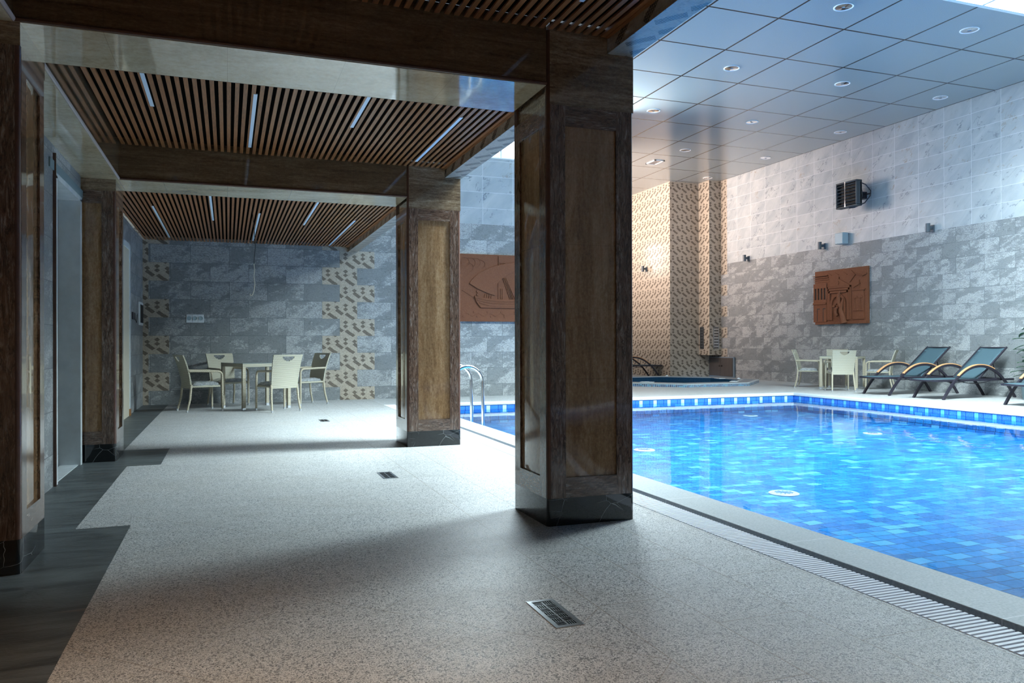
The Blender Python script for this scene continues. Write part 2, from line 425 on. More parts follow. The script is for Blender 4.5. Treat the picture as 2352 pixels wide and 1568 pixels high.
M['white_plastic'] = simple('white_fitting', (.72, .76, .78), .35)
M['leaf'] = simple('rubber_leaf', (.012, .085, .03), .18, noise=.4, nscale=8, coat=.4)
M['stem'] = simple('plant_stem', (.12, .09, .05), .6)
M['pot'] = simple('plant_pot', (.10, .16, .19), .35)
M['cream_cord'] = simple('cream_cord', (.6, .55, .42), .5)
M['dark_wire'] = simple('dark_wire', (.02, .02, .02), .5)
M['orange'] = simple('warm_wood_skirting', (.30, .14, .05), .4, noise=.3, nscale=12)

# ------------------------------------------------------------------ mesh builder
class MB:
    def __init__(s): s.v = []; s.f = []; s.sm = []
    def add(s, vs, fs, smooth=False, mat=None):
        b = len(s.v)
        s.v += [tuple(mat @ Vector(p)) if mat else tuple(p) for p in vs]
        s.f += [tuple(b + i for i in f) for f in fs]; s.sm += [smooth] * len(fs)
        return s
    def box(s, x0, x1, y0, y1, z0, z1, mat=None):
        vs = [(x, y, z) for x in (x0, x1) for y in (y0, y1) for z in (z0, z1)]
        return s.add(vs, [(0, 1, 3, 2), (4, 6, 7, 5), (0, 4, 5, 1), (2, 3, 7, 6), (0, 2, 6, 4), (1, 5, 7, 3)], mat=mat)
    def quad(s, a, b, c, d): return s.add([a, b, c, d], [(0, 1, 2, 3)])
    def prism(s, poly, a, b, axis='y', mat=None):     # poly in the two other axes, extruded a..b
        def P(p, q, w): return {'x': (w, p, q), 'y': (p, w, q), 'z': (p, q, w)}[axis]
        n = len(poly)
        vs = [P(p, q, a) for p, q in poly] + [P(p, q, b) for p, q in poly]
        fs = [tuple(range(n - 1, -1, -1)), tuple(range(n, 2 * n))] + [(i, (i + 1) % n, n + (i + 1) % n, n + i) for i in range(n)]
        return s.add(vs, fs, mat=mat)
    def tube(s, path, r, seg=10, caps=True, mat=None):
        P = [Vector(p) for p in path]; n = len(P)
        rs = r if isinstance(r, (list, tuple)) else [r] * n
        vs = []; up = None
        for i in range(n):
            d = (P[min(i + 1, n - 1)] - P[max(i - 1, 0)]).normalized()
            if up is None:
                up = Vector((0, 0, 1)) if abs(d.z) < .9 else Vector((1, 0, 0))
            a = d.cross(up)
            if a.length < 1e-4: a = d.cross(Vector((0, 1, 0)))
            a.normalize(); b = a.cross(d).normalized(); up = b
            for k in range(seg):
                t_ = 2 * PI * k / seg
                vs.append(P[i] + a * math.cos(t_) * rs[i] + b * math.sin(t_) * rs[i])
        fs = [(i * seg + k, i * seg + (k + 1) % seg, (i + 1) * seg + (k + 1) % seg, (i + 1) * seg + k) for i in range(n - 1) for k in range(seg)]
        s.add(vs, fs, True, mat)
        if caps:
            b = len(s.v) - n * seg
            s.f += [tuple(b + k for k in range(seg - 1, -1, -1)), tuple(b + (n - 1) * seg + k for k in range(seg))]; s.sm += [False, False]
        return s
    def ribbon(s, path, w, h, mat=None, side=(0, 1, 0)):   # rectangular bar along a path, width w along side
        P = [Vector(p) for p in path]; n = len(P); sd = Vector(side)
        vs = []
        for i in range(n):
            d = (P[min(i + 1, n - 1)] - P[max(i - 1, 0)]).normalized(); u = sd.cross(d).normalized()
            for a, b in ((-1, -1), (1, -1), (1, 1), (-1, 1)): vs.append(P[i] + sd * (a * w / 2) + u * (b * h / 2))
        fs = [(i * 4 + k, i * 4 + (k + 1) % 4, i * 4 + 4 + (k + 1) % 4, i * 4 + 4 + k) for i in range(n - 1) for k in range(4)]
        fs += [(3, 2, 1, 0), tuple((n - 1) * 4 + k for k in range(4))]
        return s.add(vs, fs, mat=mat)
    def lathe(s, prof, seg=24, cx=0, cy=0, mat=None):
        vs = [(cx + r * math.cos(2 * PI * k / seg), cy + r * math.sin(2 * PI * k / seg), z) for r, z in prof for k in range(seg)]
        n = len(prof)
        fs = [(i * seg + k, i * seg + (k + 1) % seg, (i + 1) * seg + (k + 1) % seg, (i + 1) * seg + k) for i in range(n - 1) for k in range(seg)]
        fs += [tuple(range(seg - 1, -1, -1)), tuple((n - 1) * seg + k for k in range(seg))]
        return s.add(vs, fs, True, mat)
    def build(s, name, m, parent=None, bevel=0.0, kind=None, extra=None, subd=0):
        me = bpy.data.meshes.new(name); me.from_pydata(s.v, [], s.f)
        me.polygons.foreach_set('use_smooth', s.sm); me.validate(); me.update()
        try: me.set_sharp_from_angle(angle=R(40))
        except Exception: pass
        me.materials.append(M[m] if isinstance(m, str) else m)
        o = bpy.data.objects.new(name, me); C.objects.link(o)
        if parent: o.parent = parent
        if bevel:
            b = o.modifiers.new('edge', 'BEVEL'); b.width = bevel; b.segments = 2; b.limit_method = 'ANGLE'
        if subd:
            b = o.modifiers.new('soft', 'SUBSURF'); b.levels = subd; b.render_levels = subd
        if kind: o['kind'] = kind
        return o
def thing(name, label, cat, loc=(0, 0, 0), rz=0.0, group=None):
    o = bpy.data.objects.new(name, None); o.empty_display_size = .1; C.objects.link(o)
    o.location = loc; o.rotation_euler = (0, 0, rz); o['label'] = label; o['category'] = cat
    if group: o['group'] = group
    return o
def tag(o, label, cat, group=None, kind=None):
    o['label'] = label; o['category'] = cat
    if group: o['group'] = group
    if kind: o['kind'] = kind
    return o
def dup(root, loc, rz, label, group=None):
    r = root.copy(); C.objects.link(r); r.location = loc; r.rotation_euler = (0, 0, rz); r['label'] = label
    if group: r['group'] = group
    for ch in list(root.children):
        c = ch.copy(); C.objects.link(c); c.parent = r
        for g in ch.children:
            d = g.copy(); C.objects.link(d); d.parent = c
    return r
def struct(name, mb, m, parent=None, **kw): return mb.build(name, m, parent, kind='structure', **kw)
def sbox(name, m, *b, **kw): return struct(name, MB().box(*b), m, **kw)

ZC = 5.925; ZS = 2.84; ZB = 2.52; ZSOF = 2.748; YW = 14.69
# ------------------------------------------------------------------ floors
def plates(rects, z=0.0, th=.06):
    b = MB()
    for x0, x1, y0, y1 in rects: b.box(x0, x1, y0, y1, z - th, z)
    return b
struct('floor', plates([(-.53, 2.49, -3.5, 5.0), (-.815, 2.49, 5.0, 7.41), (-.55, 2.49, 7.41, 8.54), (-.966, 2.49, 8.54, 13.25), (-.966, 2.49, 13.25, YW)]), 'granite')
struct('floor', plates([(-1.7, -.53, -3.5, 5.0), (-1.7, -.815, 5.0, 7.41), (-1.7, -.55, 7.41, 8.54), (-1.7, -.966, 8.54, YW)]), 'slate')
OX, OY, OS = 10.99, 17.86, 1.75
OA = OS * (1 + math.sqrt(2)) / 2
oct_ = [(OX + sx * a, OY + sy * b) for sx, sy, a, b in ((-1, -1, OS/2, OA), (1, -1, OS/2, OA), (1, -1, OA, OS/2), (1, 1, OA, OS/2), (1, 1, OS/2, OA), (-1, 1, OS/2, OA), (-1, 1, OA, OS/2), (-1, -1, OA, OS/2))]
b = plates([(2.49, 14.0, 13.25, YW), (11.09, 14.0, -3.5, 13.25), (8.0, 14.0, YW, OY - OA), (8.0, OX - OA, OY - OA, OY + OA), (OX + OA, 14.0, OY - OA, OY + OA), (8.0, 12.9, OY + OA, 27.5)])
for sx in (-1, 1):
    for sy in (-1, 1):
        q = [(OX + sx * OA, OY + sy * OA), (OX + sx * OA, OY + sy * OS / 2), (OX + sx * OS / 2, OY + sy * OA)]
        if sx * sy < 0: q.reverse()
        b.prism(q, -.06, 0.0, 'z')
struct('floor', b, 'granite_far')
# ------------------------------------------------------------------ pool
XI, XO, YF, YN = 3.02, 11.09, 13.25, -3.4
PZ = -.38
struct('floor', MB().quad((XI, YN, PZ), (XO, YN, PZ), (XO, YF, PZ), (XI, YF, PZ)), 'pool_floor')
struct('wall_pool_far', MB().box(XI, XO, YF, YF + .05, PZ, -.06), 'pool_wall_x')
struct('wall_pool_right', MB().box(XO, XO + .05, YN, YF + .05, PZ, -.06), 'pool_wall_y')
struct('wall_pool_left', MB().box(XI - .05, XI, YN, YF, PZ, -.02), 'pool_wall_y')
struct('wall_pool_near', MB().box(XI, XO, YN - .05, YN, PZ, -.06), 'pool_wall_x')
b = MB()
b.prism([(YF - .012, -.055), (YF - .012, -.02), (YF, -.002), (YF + .03, .006), (YF + .06, .004), (YF + .06, -.055)], XI - .3, XO + .06, 'x')
b.prism([(XO - .012, -.055), (XO - .012, -.02), (XO, -.002), (XO + .03, .006), (XO + .06, .004), (XO + .06, -.055)], YN, YF + .06, 'y')
struct('trim_1', b, 'lip')
b = MB(); b.box(2.718, XI, YN, YF - .012, -.03, .014)
struct('trim_2', b, 'coping', bevel=.004)
w = MB().quad((XI, YN, -.13), (XO, YN, -.13), (XO, YF, -.13), (XI, YF, -.13)).build('pool_water', 'water')
tag(w, 'clear rippled water filling the large blue tiled swimming pool', 'water', kind='stuff')
# overflow channel + grating
struct('trim_3', MB().box(2.49, 2.718, YN, YF, -.12, -.045), 'channel')
g = thing('overflow_grating', 'white slatted overflow grating running beside the grey pool coping', 'grating', (2.6, 0, 0))
b = MB(); y = YN + .02
while y < YF - .02:
    b.box(-.105, .085, y, y + .0155, -.03, .002); y += .0272
b.build('slats', 'grate', g)
b = MB()
for xx in (-.072, -.01, .052): b.box(xx - .005, xx + .005, YN + .02, YF - .02, -.028, -.006)
b.build('crossbars', 'grate', g)
# underwater inlets
for i, (x, y, lb) in enumerate([(4.93, 6.03, 'round white inlet grille on the pool floor nearest the camera'), (9.44, 9.48, 'round white inlet grille on the pool floor below the table and chairs'), (9.55, 12.65, 'round white inlet grille on the pool floor farthest toward the back'), (5.19, 9.11, 'round white inlet grille on the pool floor just right of the big column')]):
    t_ = thing('pool_inlet', lb, 'pool inlet', (x, y, PZ), 0, 'inlet grilles on the pool floor')
    MB().lathe([(.14, 0), (.14, .008), (.128, .014), (.09, .014)], 28).build('cover_ring', 'white_plastic', t_)
    b = MB()
    for k in range(12):
        a = 2 * PI * k / 12; b.box(.03, .085, -.006, .006, .008, .018, mat=Matrix.Rotation(a, 4, 'Z'))
    b.lathe([(.03, .004), (.03, .019)], 16); b.build('grille', 'steel', t_)

# ------------------------------------------------------------------ walls
sbox('wall_back', 'wall_back', -1.7, 8.0, YW, YW + .2, 0, 4.73)
sbox('wall_back', 'wall_back', -1.7, 2.5, YW, YW + .2, 4.73, ZC + .1)
sbox('wall_back', 'wall_back', 7.8, 8.0, YW, YW + .2, 4.73, ZC + .1)
sbox('wall_right', 'wall_right', 14.0, 14.2, -3.6, 20.47, 0, ZC + .1)
# mosaic-clad corner and duct
sbox('wall_alcove', 'mos_x', 12.562, 14.2, 20.4705, 20.67, 0, ZC + .1)
sbox('wall_alcove', 'mos_y', 12.56, 12.561, 20.47, 27.5, 0, ZC + .1)
sbox('wall_far', 'paint', 7.8, 12.6, 27.5, 27.7, 0, ZC + .1)
d = bpy.data.objects.new('window_4', None); C.objects.link(d); d['kind'] = 'structure'
for xa, xb in ((8.48, 8.60), (8.82, 9.22)):
    MB().box(xa - .04, xb + .04, 27.46, 27.5, 3.76, 5.04).build('window_frame', 'mullion', d)
    MB().box(xa, xb, 27.45, 27.459, 3.8, 5.0).build('pane', 'bright_pane', d)
sbox('wall_far_left', 'paint', 7.8, 8.0, YW + .2, 27.5, 0, 2.6)
sbox('wall_far_left', 'paint', 7.8, 8.0, YW + .2, 27.5, 5.6, ZC + .1)
sbox('wall_far_left', 'paint', 7.8, 8.0, YW + .2, 17.0, 2.6, 5.6)
# left walls
sbox('wall_left', 'wall_left', -1.9, -1.21, 4.3, 6.56, 0, 2.84)
sbox('wall_left', 'wall_left', -1.9, -1.21, 6.56, 7.70, 2.33, 2.84)
sbox('wall_left', 'wall_left', -1.9, -1.37, 8.0, YW, 0, 2.84)
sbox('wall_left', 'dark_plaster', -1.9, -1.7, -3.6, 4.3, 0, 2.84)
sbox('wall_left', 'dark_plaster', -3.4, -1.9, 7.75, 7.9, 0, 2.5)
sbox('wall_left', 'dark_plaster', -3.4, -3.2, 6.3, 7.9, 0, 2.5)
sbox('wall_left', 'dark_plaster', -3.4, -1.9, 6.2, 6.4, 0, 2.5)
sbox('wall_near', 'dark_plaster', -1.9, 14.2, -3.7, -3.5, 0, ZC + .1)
sbox('wall_bulkhead', 'mos_y', 2.105, 2.27, -3.5, YW, ZSOF + .004, ZC + .1)
sbox('trim_4', 'mos_s', 2.099, 2.27, -3.5, YW, ZSOF, ZSOF + .004)
# doorway between the pilasters
d = bpy.data.objects.new('door_1', None); C.objects.link(d); d['kind'] = 'structure'
MB().box(-1.225, -1.19, 6.545, 6.565, 0, 2.46).build('edge_strip', 'bead', d)
MB().box(-1.9, -1.20, 6.565, 6.66, 0, 2.31).build('jamb', 'casing_marble', d)
MB().box(-1.9, -1.20, 7.62, 7.70, 0, 2.31).build('jamb', 'casing_marble', d)
MB().box(-1.9, -1.20, 6.565, 7.70, 2.29, 2.33).build('header', 'casing_marble', d)
MB().box(-1.36, -1.22, 6.66, 7.62, 0, .006).build('threshold', 'casing_marble', d)
MB().box(-3.2, -1.37, 7.56, 7.75, .10, 2.3).build('inner_wall', simple('dark_slate_wall', (.030, .040, .045), .4, noise=.15, nscale=3), d)
MB().box(-3.2, -1.37, 7.545, 7.56, 0, .10).build('skirting', 'orange', d)
MB().box(-3.2, -1.2, 6.4, 7.75, 2.33, 2.40).build('inner_ceiling', simple('teal_ceiling', (.16, .23, .25), .6), d)
MB().box(-3.2, -1.36, 6.4, 7.75, -.05, .002).build('inner_floor', 'black_marble', d)
d = bpy.data.objects.new('door_2', None); C.objects.link(d); d['kind'] = 'structure'
MB().box(-1.45, -1.345, 12.60, 12.70, .10, 2.42).build('jamb', 'casing_marble', d)
MB().box(-1.45, -1.345, 11.4, 12.70, 2.42, 2.50).build('header', 'casing_marble', d)
MB().box(-1.45, -1.34, 12.58, 12.70, 0, .10).build('block', 'orange', d)
MB().box(-1.45, -1.355, 11.5, 12.6, 0, 2.42).build('leaf', simple('cream_door', (.55, .5, .4), .5), d)

# ------------------------------------------------------------------ slatted ceilings, beams
def slats(x0, x1, y0, y1):
    b = MB(); x = .19 + .0278 - .0556 * 60
    while x < x1:
        if x > x0 and x + .028 < x1 + .001: b.box(x, x + .0285, y0, y1, ZS, ZS + .012)
        x += .0556
    struct('ceiling', b, 'slat')
    sbox('ceiling', 'black', x0, x1, y0, y1, ZS + .06, ZS + .16)
    if x1 > 2: struct('trim_5', MB().box(2.082, 2.105, y0, y1, ZS - .004, ZS + .05), 'slat')
slats(-.915, 2.10, -3.5, 4.10)
slats(-.915, 2.10, 4.66, 7.75)
slats(-1.37, 2.10, 8.32, YW)
def beam(x0, x1, y0, y1):
    d = bpy.data.objects.new('ceiling_beam', None); C.objects.link(d); d['kind'] = 'structure'
    MB().box(x0, x1, y0, y1, ZB + .004, ZS + .06).build('cladding', 'trav_beam_shaded', d)
    MB().box(x0, x1, y0 + .006, y1 - .006, ZB, ZB + .004).build('underside', 'trav_beam_lit', d)
    b = MB()
    for yy in (y0 - .001, y1 + .001): b.tube([(x0, yy, ZB + .012), (x1, yy, ZB + .012)], .011, 8)
    b.build('bead', 'bead', d)
beam(-.915, 1.71, 4.105, 4.66)
beam(-.915, 1.70, 7.75, 8.315)
d = bpy.data.objects.new('ceiling_beam', None); C.objects.link(d); d['kind'] = 'structure'
MB().box(-1.9, -.915, -3.5, 8.315, ZB + .004, ZS + .06).build('cladding', 'trav_beam_shaded', d)
MB().box(-1.9, -.921, -3.5, 8.315, ZB, ZB + .004).build('underside', 'trav_beam_lit', d)
MB().tube([(-.916, -3.5, ZB + .012), (-.916, 8.315, ZB + .012)], .012, 8).build('bead', simple('pale_bead', (.42, .36, .35), .25), d)

# ------------------------------------------------------------------ columns
def column(name, label, x0, x1, y0, y1, top, cat, notch=False, group=None):
    cx, cy = (x0 + x1) / 2, (y0 + y1) / 2; a, c = (x1 - x0) / 2, (y1 - y0) / 2
    t_ = thing(name, label, cat, (cx, cy, 0), 0, group)
    zp, zc, sw, rh, rec = .158, 2.415, .115, .115, .012
    def ch(a, c, r=.022, n=3):            # outline with rounded corner beads
        pts = []
        for sx, sy, s0 in ((1, 1, 0), (-1, 1, 90), (-1, -1, 180), (1, -1, 270)):
            for k in range(n + 1):
                an = R(s0 + 90 * k / n); pts.append((sx * (a - r) + r * math.cos(an), sy * (c - r) + r * math.sin(an)))
        return pts
    MB().prism(ch(a, c), 0, zp, 'z').build('plinth', 'black_marble', t_)
    MB().prism(ch(a - rec, c - rec, .005), zp, zc, 'z').build('panel', 'trav_v', t_)
    b = MB()
    for sx in (-1, 1):
        for sy in (-1, 1):
            xa, xb = sorted((sx * (a - .022), sx * (a - sw))); yb = sorted((sy * (c - rec), sy * c))
            b.box(xa, xb, yb[0], yb[1], zp, zc)
            ya, yb2 = sorted((sy * (c - .022), sy * (c - sw))); xb_ = sorted((sx * (a - rec), sx * a))
            b.box(xb_[0], xb_[1], ya, yb2, zp, zc)
    b.build('stile', 'bark_v', t_)
    for z0_, z1_ in ((zp, zp + rh), (zc - rh, zc)):
        for sy in (-1, 1):
            yb = sorted((sy * (c - rec - .001), sy * c)); MB().box(-(a - sw), a - sw, yb[0], yb[1], z0_, z1_).build('rail', 'bark_h', t_)
            xb = sorted((sy * (a - rec - .001), sy * a)); MB().box(xb[0], xb[1], -(c - sw), c - sw, z0_, z1_).build('rail', 'bark_h', t_)
    b = MB()
    for sx in (-1, 1):
        for sy in (-1, 1): b.tube([(sx * (a - .022), sy * (c - .022), zp), (sx * (a - .022), sy * (c - .022), min(top, 2.84))], .0215, 12)
    b.build('corner_bead', 'bead', t_)
    b = MB()
    if notch:
        b.box(-a + .02, a, -c, c, zc, ZSOF); b.box(-a + .02, 2.098 - cx, -c, c, ZSOF, ZS + .05)
    else: b.box(-a, a, -c, c, zc, top)
    b.build('capital', 'trav_h', t_)
    return t_
column('column', 'large brown stone column at the pool edge nearest the camera', 1.712, 2.27, 4.105, 4.66, 2.84, 'column', True, 'square columns along the pool edge')
column('column', 'smaller looking brown stone column farther back beside the pool ladder', 1.700, 2.262, 7.745, 8.315, 2.84, 'column', True, 'square columns along the pool edge')
column('pilaster', 'dark stone pilaster at the left edge nearest the camera', -1.60, -.89, 4.11, 4.62, ZB, 'pilaster', False, 'pilasters along the left wall')
column('pilaster', 'dark stone pilaster on the left wall beyond the doorway', -1.40, -.94, 7.76, 8.30, ZB, 'pilaster', False, 'pilasters along the left wall')

# ------------------------------------------------------------------ hall ceiling, skylight, clerestory
sbox('ceiling', 'panels', 2.27, 14.0, 8.30, 20.47, ZC, ZC + .08)
sbox('ceiling', 'panels', 2.27, 12.56, 20.47, 27.5, ZC, ZC + .08)
sbox('ceiling', 'panels', 2.27, 14.0, -3.5, 6.6, ZC, ZC + .08)
sbox('ceiling', 'panels', 2.27, 2.4, 6.6, 8.30, ZC, ZC + .08)
SK = (2.4, 14.0, 6.6, 8.30)
d = bpy.data.objects.new('window_1', None); C.objects.link(d); d['kind'] = 'structure'
b = MB(); b.box(SK[0], SK[1], SK[3] - .07, SK[3], ZC - .01, ZC + .25); b.box(SK[0], SK[1], SK[2], SK[2] + .07, ZC - .01, ZC + .25); b.box(SK[0], SK[0] + .07, SK[2], SK[3], ZC - .01, ZC + .25)
x = 10.28 - 1.237 * 5
while x < 14:
    b.box(x - .025, x + .025, SK[2], SK[3], ZC - .005, ZC + .15); x += 1.237
b.build('window_frame', 'mullion', d)
MB().quad((SK[0], SK[2], ZC + .10), (SK[1], SK[2], ZC + .10), (SK[1], SK[3], ZC + .10), (SK[0], SK[3], ZC + .10)).build('pane', 'glass', d)
MB().quad((1.8, 3.5, ZC + 3.5), (15.0, 3.5, ZC + 3.5), (15.0, 11.5, ZC + 3.5), (1.8, 11.5, ZC + 3.5)).build('sky_backdrop', 'sky', None, kind='structure')
d = bpy.data.objects.new('window_2', None); C.objects.link(d); d['kind'] = 'structure'
b = MB(); b.box(2.5, 7.8, YW + .02, YW + .12, 4.73, 4.76); b.box(2.5, 7.8, YW + .02, YW + .12, ZC - .06, ZC)
x = 2.5
while x <= 7.81:
    b.box(x - .02, x + .02, YW + .04, YW + .10, 4.73, ZC); x += 1.325
b.build('window_frame', 'mullion', d)
MB().box(2.5, 7.8, YW + .065, YW + .07, 4.76, ZC - .06).build('pane', 'glass', d)
MB().quad((2.0, YW + .9, 4.2), (7.79, YW + .9, 4.2), (7.79, YW + .9, 7.6), (2.0, YW + .9, 7.6)).build('sky_backdrop', 'sky', None, kind='structure')
MB().quad((7.79, YW + .2, 4.2), (7.79, YW + .9, 4.2), (7.79, YW + .9, 7.6), (7.79, YW + .2, 7.6)).build('sky_backdrop', 'sky', None, kind='structure')
MB().quad((2.0, YW + .2, 7.6), (2.0, YW + .9, 7.6), (7.79, YW + .9, 7.6), (7.79, YW + .2, 7.6)).build('sky_backdrop', 'sky', None, kind='structure')
d = bpy.data.objects.new('window_3', None); C.objects.link(d); d['kind'] = 'structure'
b = MB(); b.box(7.86, 7.94, 17.0, 27.5, 2.6, 2.66); b.box(7.86, 7.94, 17.0, 27.5, 5.54, 5.6)
y = 17.0
while y <= 27.5: b.box(7.87, 7.93, y - .03, y + .03, 2.6, 5.6); y += 1.5
b.build('window_frame', 'mullion', d)
MB().box(7.895, 7.905, 17.0, 27.5, 2.66, 5.54).build('pane', 'glass', d)

# ceiling lights
b0 = thing('recessed_downlight', '', 'downlight', (0, 0, 0), 0, 'round downlights in the panelled ceiling')
MB().lathe([(.140, -.001), (.140, -.008), (.130, -.012), (.118, -.006), (.118, -.002)], 32).build('trim_ring', 'mullion', b0)
b = MB()
for k in range(14):
    a = 2 * PI * k / 14
    b.add([(.118 * math.cos(a), .118 * math.sin(a), -.006), (.118 * math.cos(a + .44), .118 * math.sin(a + .44), -.006), (.03 * math.cos(a + .44), .03 * math.sin(a + .44), -.0135), (.03 * math.cos(a), .03 * math.sin(a), -.0135)], [(0, 1, 2, 3)])
b.build('reflector', 'chrome', b0)
DX = ['leftmost', 'middle', 'rightmost']
first = True
rows = [(8.97, 'nearest row beside the skylight'), (11.65, 'second row from the skylight'), (14.35, 'third row from the skylight'), (17.02, 'fourth row from the skylight'), (19.67, 'last row by the mosaic corner')]
for yy, rl in rows:
    for i, xx in enumerate((8.42, 10.90, 13.36)):
        vis = not ((yy > 8 and yy < 9 and i == 2) or (yy > 17 and i == 0) or (yy > 19 and i == 1))
        if not vis: continue
        lb = f'{DX[i]} round chrome downlight of the {rl}'
        if first: b0.location = (xx, yy, ZC); b0['label'] = lb; first = False
        else: dup(b0, (xx, yy, ZC), 0, lb)
h = thing('ceiling_hatch', 'small white rectangular grille in the hall ceiling near the far end', 'hatch', (10.85, 18.42, ZC))
MB().box(-.15, .15, -.25, -.21, -.02, 0).box(-.15, .15, .21, .25, -.02, 0).box(-.15, -.11, -.25, .25, -.02, 0).box(.11, .15, -.25, .25, -.02, 0).build('frame', 'white_plastic', h)
MB().box(-.11, .11, -.21, .21, -.006, 0).build('cover', simple('hatch_cover', (.25, .23, .22), .5), h)

def led(x, y0, y1, label):
    t_ = thing('strip_light', label, 'strip light', (x, (y0 + y1) / 2, ZS), 0, 'strip lights in the slatted ceiling')
    l = (y1 - y0) / 2
    MB().box(-.01355, .01355, -l, l, -.001, .004).build('diffuser', 'lamp_white', t_)
    MB().box(-.01355, .01355, -l - .01, l + .01, .004, .0594).build('housing', 'black', t_)
led(-.533, 4.85, 6.44, 'strip light nearest the left wall in the middle ceiling bay')
led(.19, 5.88, 7.49, 'second strip light from the left wall in the middle ceiling bay')
led(.968, 4.9, 6.52, 'third strip light from the left wall in the middle ceiling bay')
led(1.745, 5.94, 7.53, 'strip light nearest the pool in the middle ceiling bay')
led(-.92, 11.11, 14.3, 'strip light nearest the left wall in the far ceiling bay')
led(-.20, 8.9, 12.12, 'second strip light from the left wall in the far ceiling bay')
led(.412, 11.25, 14.29, 'strip light above the hanging cable in the far ceiling bay')
led(1.08, 8.9, 12.15, 'fourth strip light from the left wall in the far ceiling bay')
led(1.745, 11.47, 14.55, 'strip light nearest the pool in the far ceiling bay')
led(1.745, 2.1, 3.71, 'strip light in the near ceiling bay above the big column')

# ------------------------------------------------------------------ chairs
def make_chair():
    t_ = thing('wicker_armchair', '', 'chair')
    def back_pt(u, z):                    # u -1..1
        k = (z - .36) / .52
        y = -.215 - .10 * k * k - .03 * k - .018 * (1 - u * u) * 1.2
        return (u * (.215 + .025 * k), y, z)
    nx, nz = 30, 36; b = MB(); vs = []; idx = {}
    for side, off in ((0, 0.0), (1, -.020)):
        for i in range(nx + 1):
            for j_ in range(nz + 1):
                p = back_pt(-1 + 2 * i / nx, .36 + .52 * j_ / nz); idx[(side, i, j_)] = len(vs); vs.append((p[0], p[1] + off, p[2]))
    hole = set()
    for i in range(nx):
        for j_ in range(nz):
            u_ = abs(-1 + (2 * i + 1) / nx); z_ = (j_ + .5) / nz
            if z_ < .945 and (u_ / .40) ** 2.2 + ((.945 - z_) / .13) ** 2 < 1: hole.add((i, j_))
    fs = []
    for i in range(nx):
        for j_ in range(nz):
            if (i, j_) in hole: continue
            A = [idx[(0, i, j_)], idx[(0, i + 1, j_)], idx[(0, i + 1, j_ + 1)], idx[(0, i, j_ + 1)]]
            B = [idx[(1, i, j_)], idx[(1, i + 1, j_)], idx[(1, i + 1, j_ + 1)], idx[(1, i, j_ + 1)]]
            fs.append(tuple(A[::-1])); fs.append(tuple(B))
            for (di, dj), (p, q) in {(0, -1): (0, 1), (1, 0): (1, 2), (0, 1): (2, 3), (-1, 0): (3, 0)}.items():
                n_ = (i + di, j_ + dj)
                if n_[0] < 0 or n_[0] >= nx or n_[1] < 0 or n_[1] >= nz or n_ in hole: fs.append((A[p], A[q], B[q], B[p]))
    b.add(vs, fs, True); b.build('backrest', 'wicker', t_)
    b = MB(); b.box(-.225, .225, -.22, .235, .372, .405); b.build('seat', 'wicker', t_, bevel=.01)
    b = MB(); n = 12; vs = []; random.seed(3)
    for top in (0, 1):
        for i in range(n + 1):
            for j_ in range(n + 1):
                u, v = -1 + 2 * i / n, -1 + 2 * j_ / n; ed = max(abs(u), abs(v))
                z = .408 if not top else .405 + .058 * (1 - ed ** 6) + (random.random() - .5) * .012
                vs.append((u * .222 + (random.random() - .5) * .008, v * .215 + .01, z))
    m_ = (n + 1) ** 2; fs = []
    for i in range(n):
        for j_ in range(n):
            a = i * (n + 1) + j_; q = (a, a + 1, a + n + 2, a + n + 1); fs.append(q); fs.append(tuple(m_ + k for k in q[::-1]))
    b.add(vs, fs, True); b.build('seat_cushion', 'cushion', t_)
    for s in (-1, 1):
        l = MB().tube([(s * .238, .245, .0), (s * .236, .243, .25), (s * .234, .24, .55)], [.015, .018, .018], 10).build('leg', 'wicker_leg', t_)
        MB().lathe([(.0, 0), (.018, 0), (.019, .035), (.0, .035)], 12, s * .238, .245).build('foot_cap', 'foot', l)
        l = MB().tube([(s * .235, -.295, .0), (s * .222, -.245, .20), (s * .213, -.222, .42)], [.014, .017, .018], 10).build('leg', 'wicker_leg', t_)
        MB().lathe([(.0, 0), (.016, 0), (.018, .035), (.0, .035)], 12, s * .235, -.293).build('foot_cap', 'foot', l)
        pts = [(s * .234, .24, .54)] + [(s * .234, .24 - .07 * (1 - math.cos(a)), .55 + .07 * math.sin(a)) for a in (0, .4, .8, 1.2, PI / 2)] + [(s * .234, .05, .622), (s * .230, -.10, .626), (s * .224, -.262, .628)]
        MB().tube(pts, .017, 10).build('armrest', 'wicker_leg', t_)
    return t_
ch = make_chair()
def place(x, y, face, label, group, first=False):   # face = world angle the sitter looks along
    rz = face - PI / 2
    if first: ch.location = (x, y, 0); ch.rotation_euler = (0, 0, rz); ch['label'] = label; ch['group'] = group
    else: dup(ch, (x, y, 0), rz, label, group)
GL, GR = 'wicker chairs around the left table', 'wicker chairs around the table by the right wall'
place(-.39, 13.16, R(20), 'cream wicker armchair at the left end of the left hand table, facing the pool', GL, True)
place(.01, 14.13, R(-64), 'cream wicker armchair behind the left hand table against the grey wall', GL)
place(.73, 12.70, R(113), 'cream wicker armchair with its back to the camera at the left hand table', GL)
place(1.26, 13.90, R(207), 'cream wicker armchair at the pool end of the left hand table', GL)
place(12.66, 14.58, R(-50), 'wicker armchair left of the right hand table, nearest the cabinet', GR)
place(12.38, 13.33, R(62), 'wicker armchair with its back to the pool at the right hand table', GR)
place(13.52, 13.38, R(128), 'wicker armchair between the right hand table and the first lounger', GR)
place(13.53, 14.70, R(222), 'wicker armchair behind the right hand table, mostly hidden against the wall', GR)
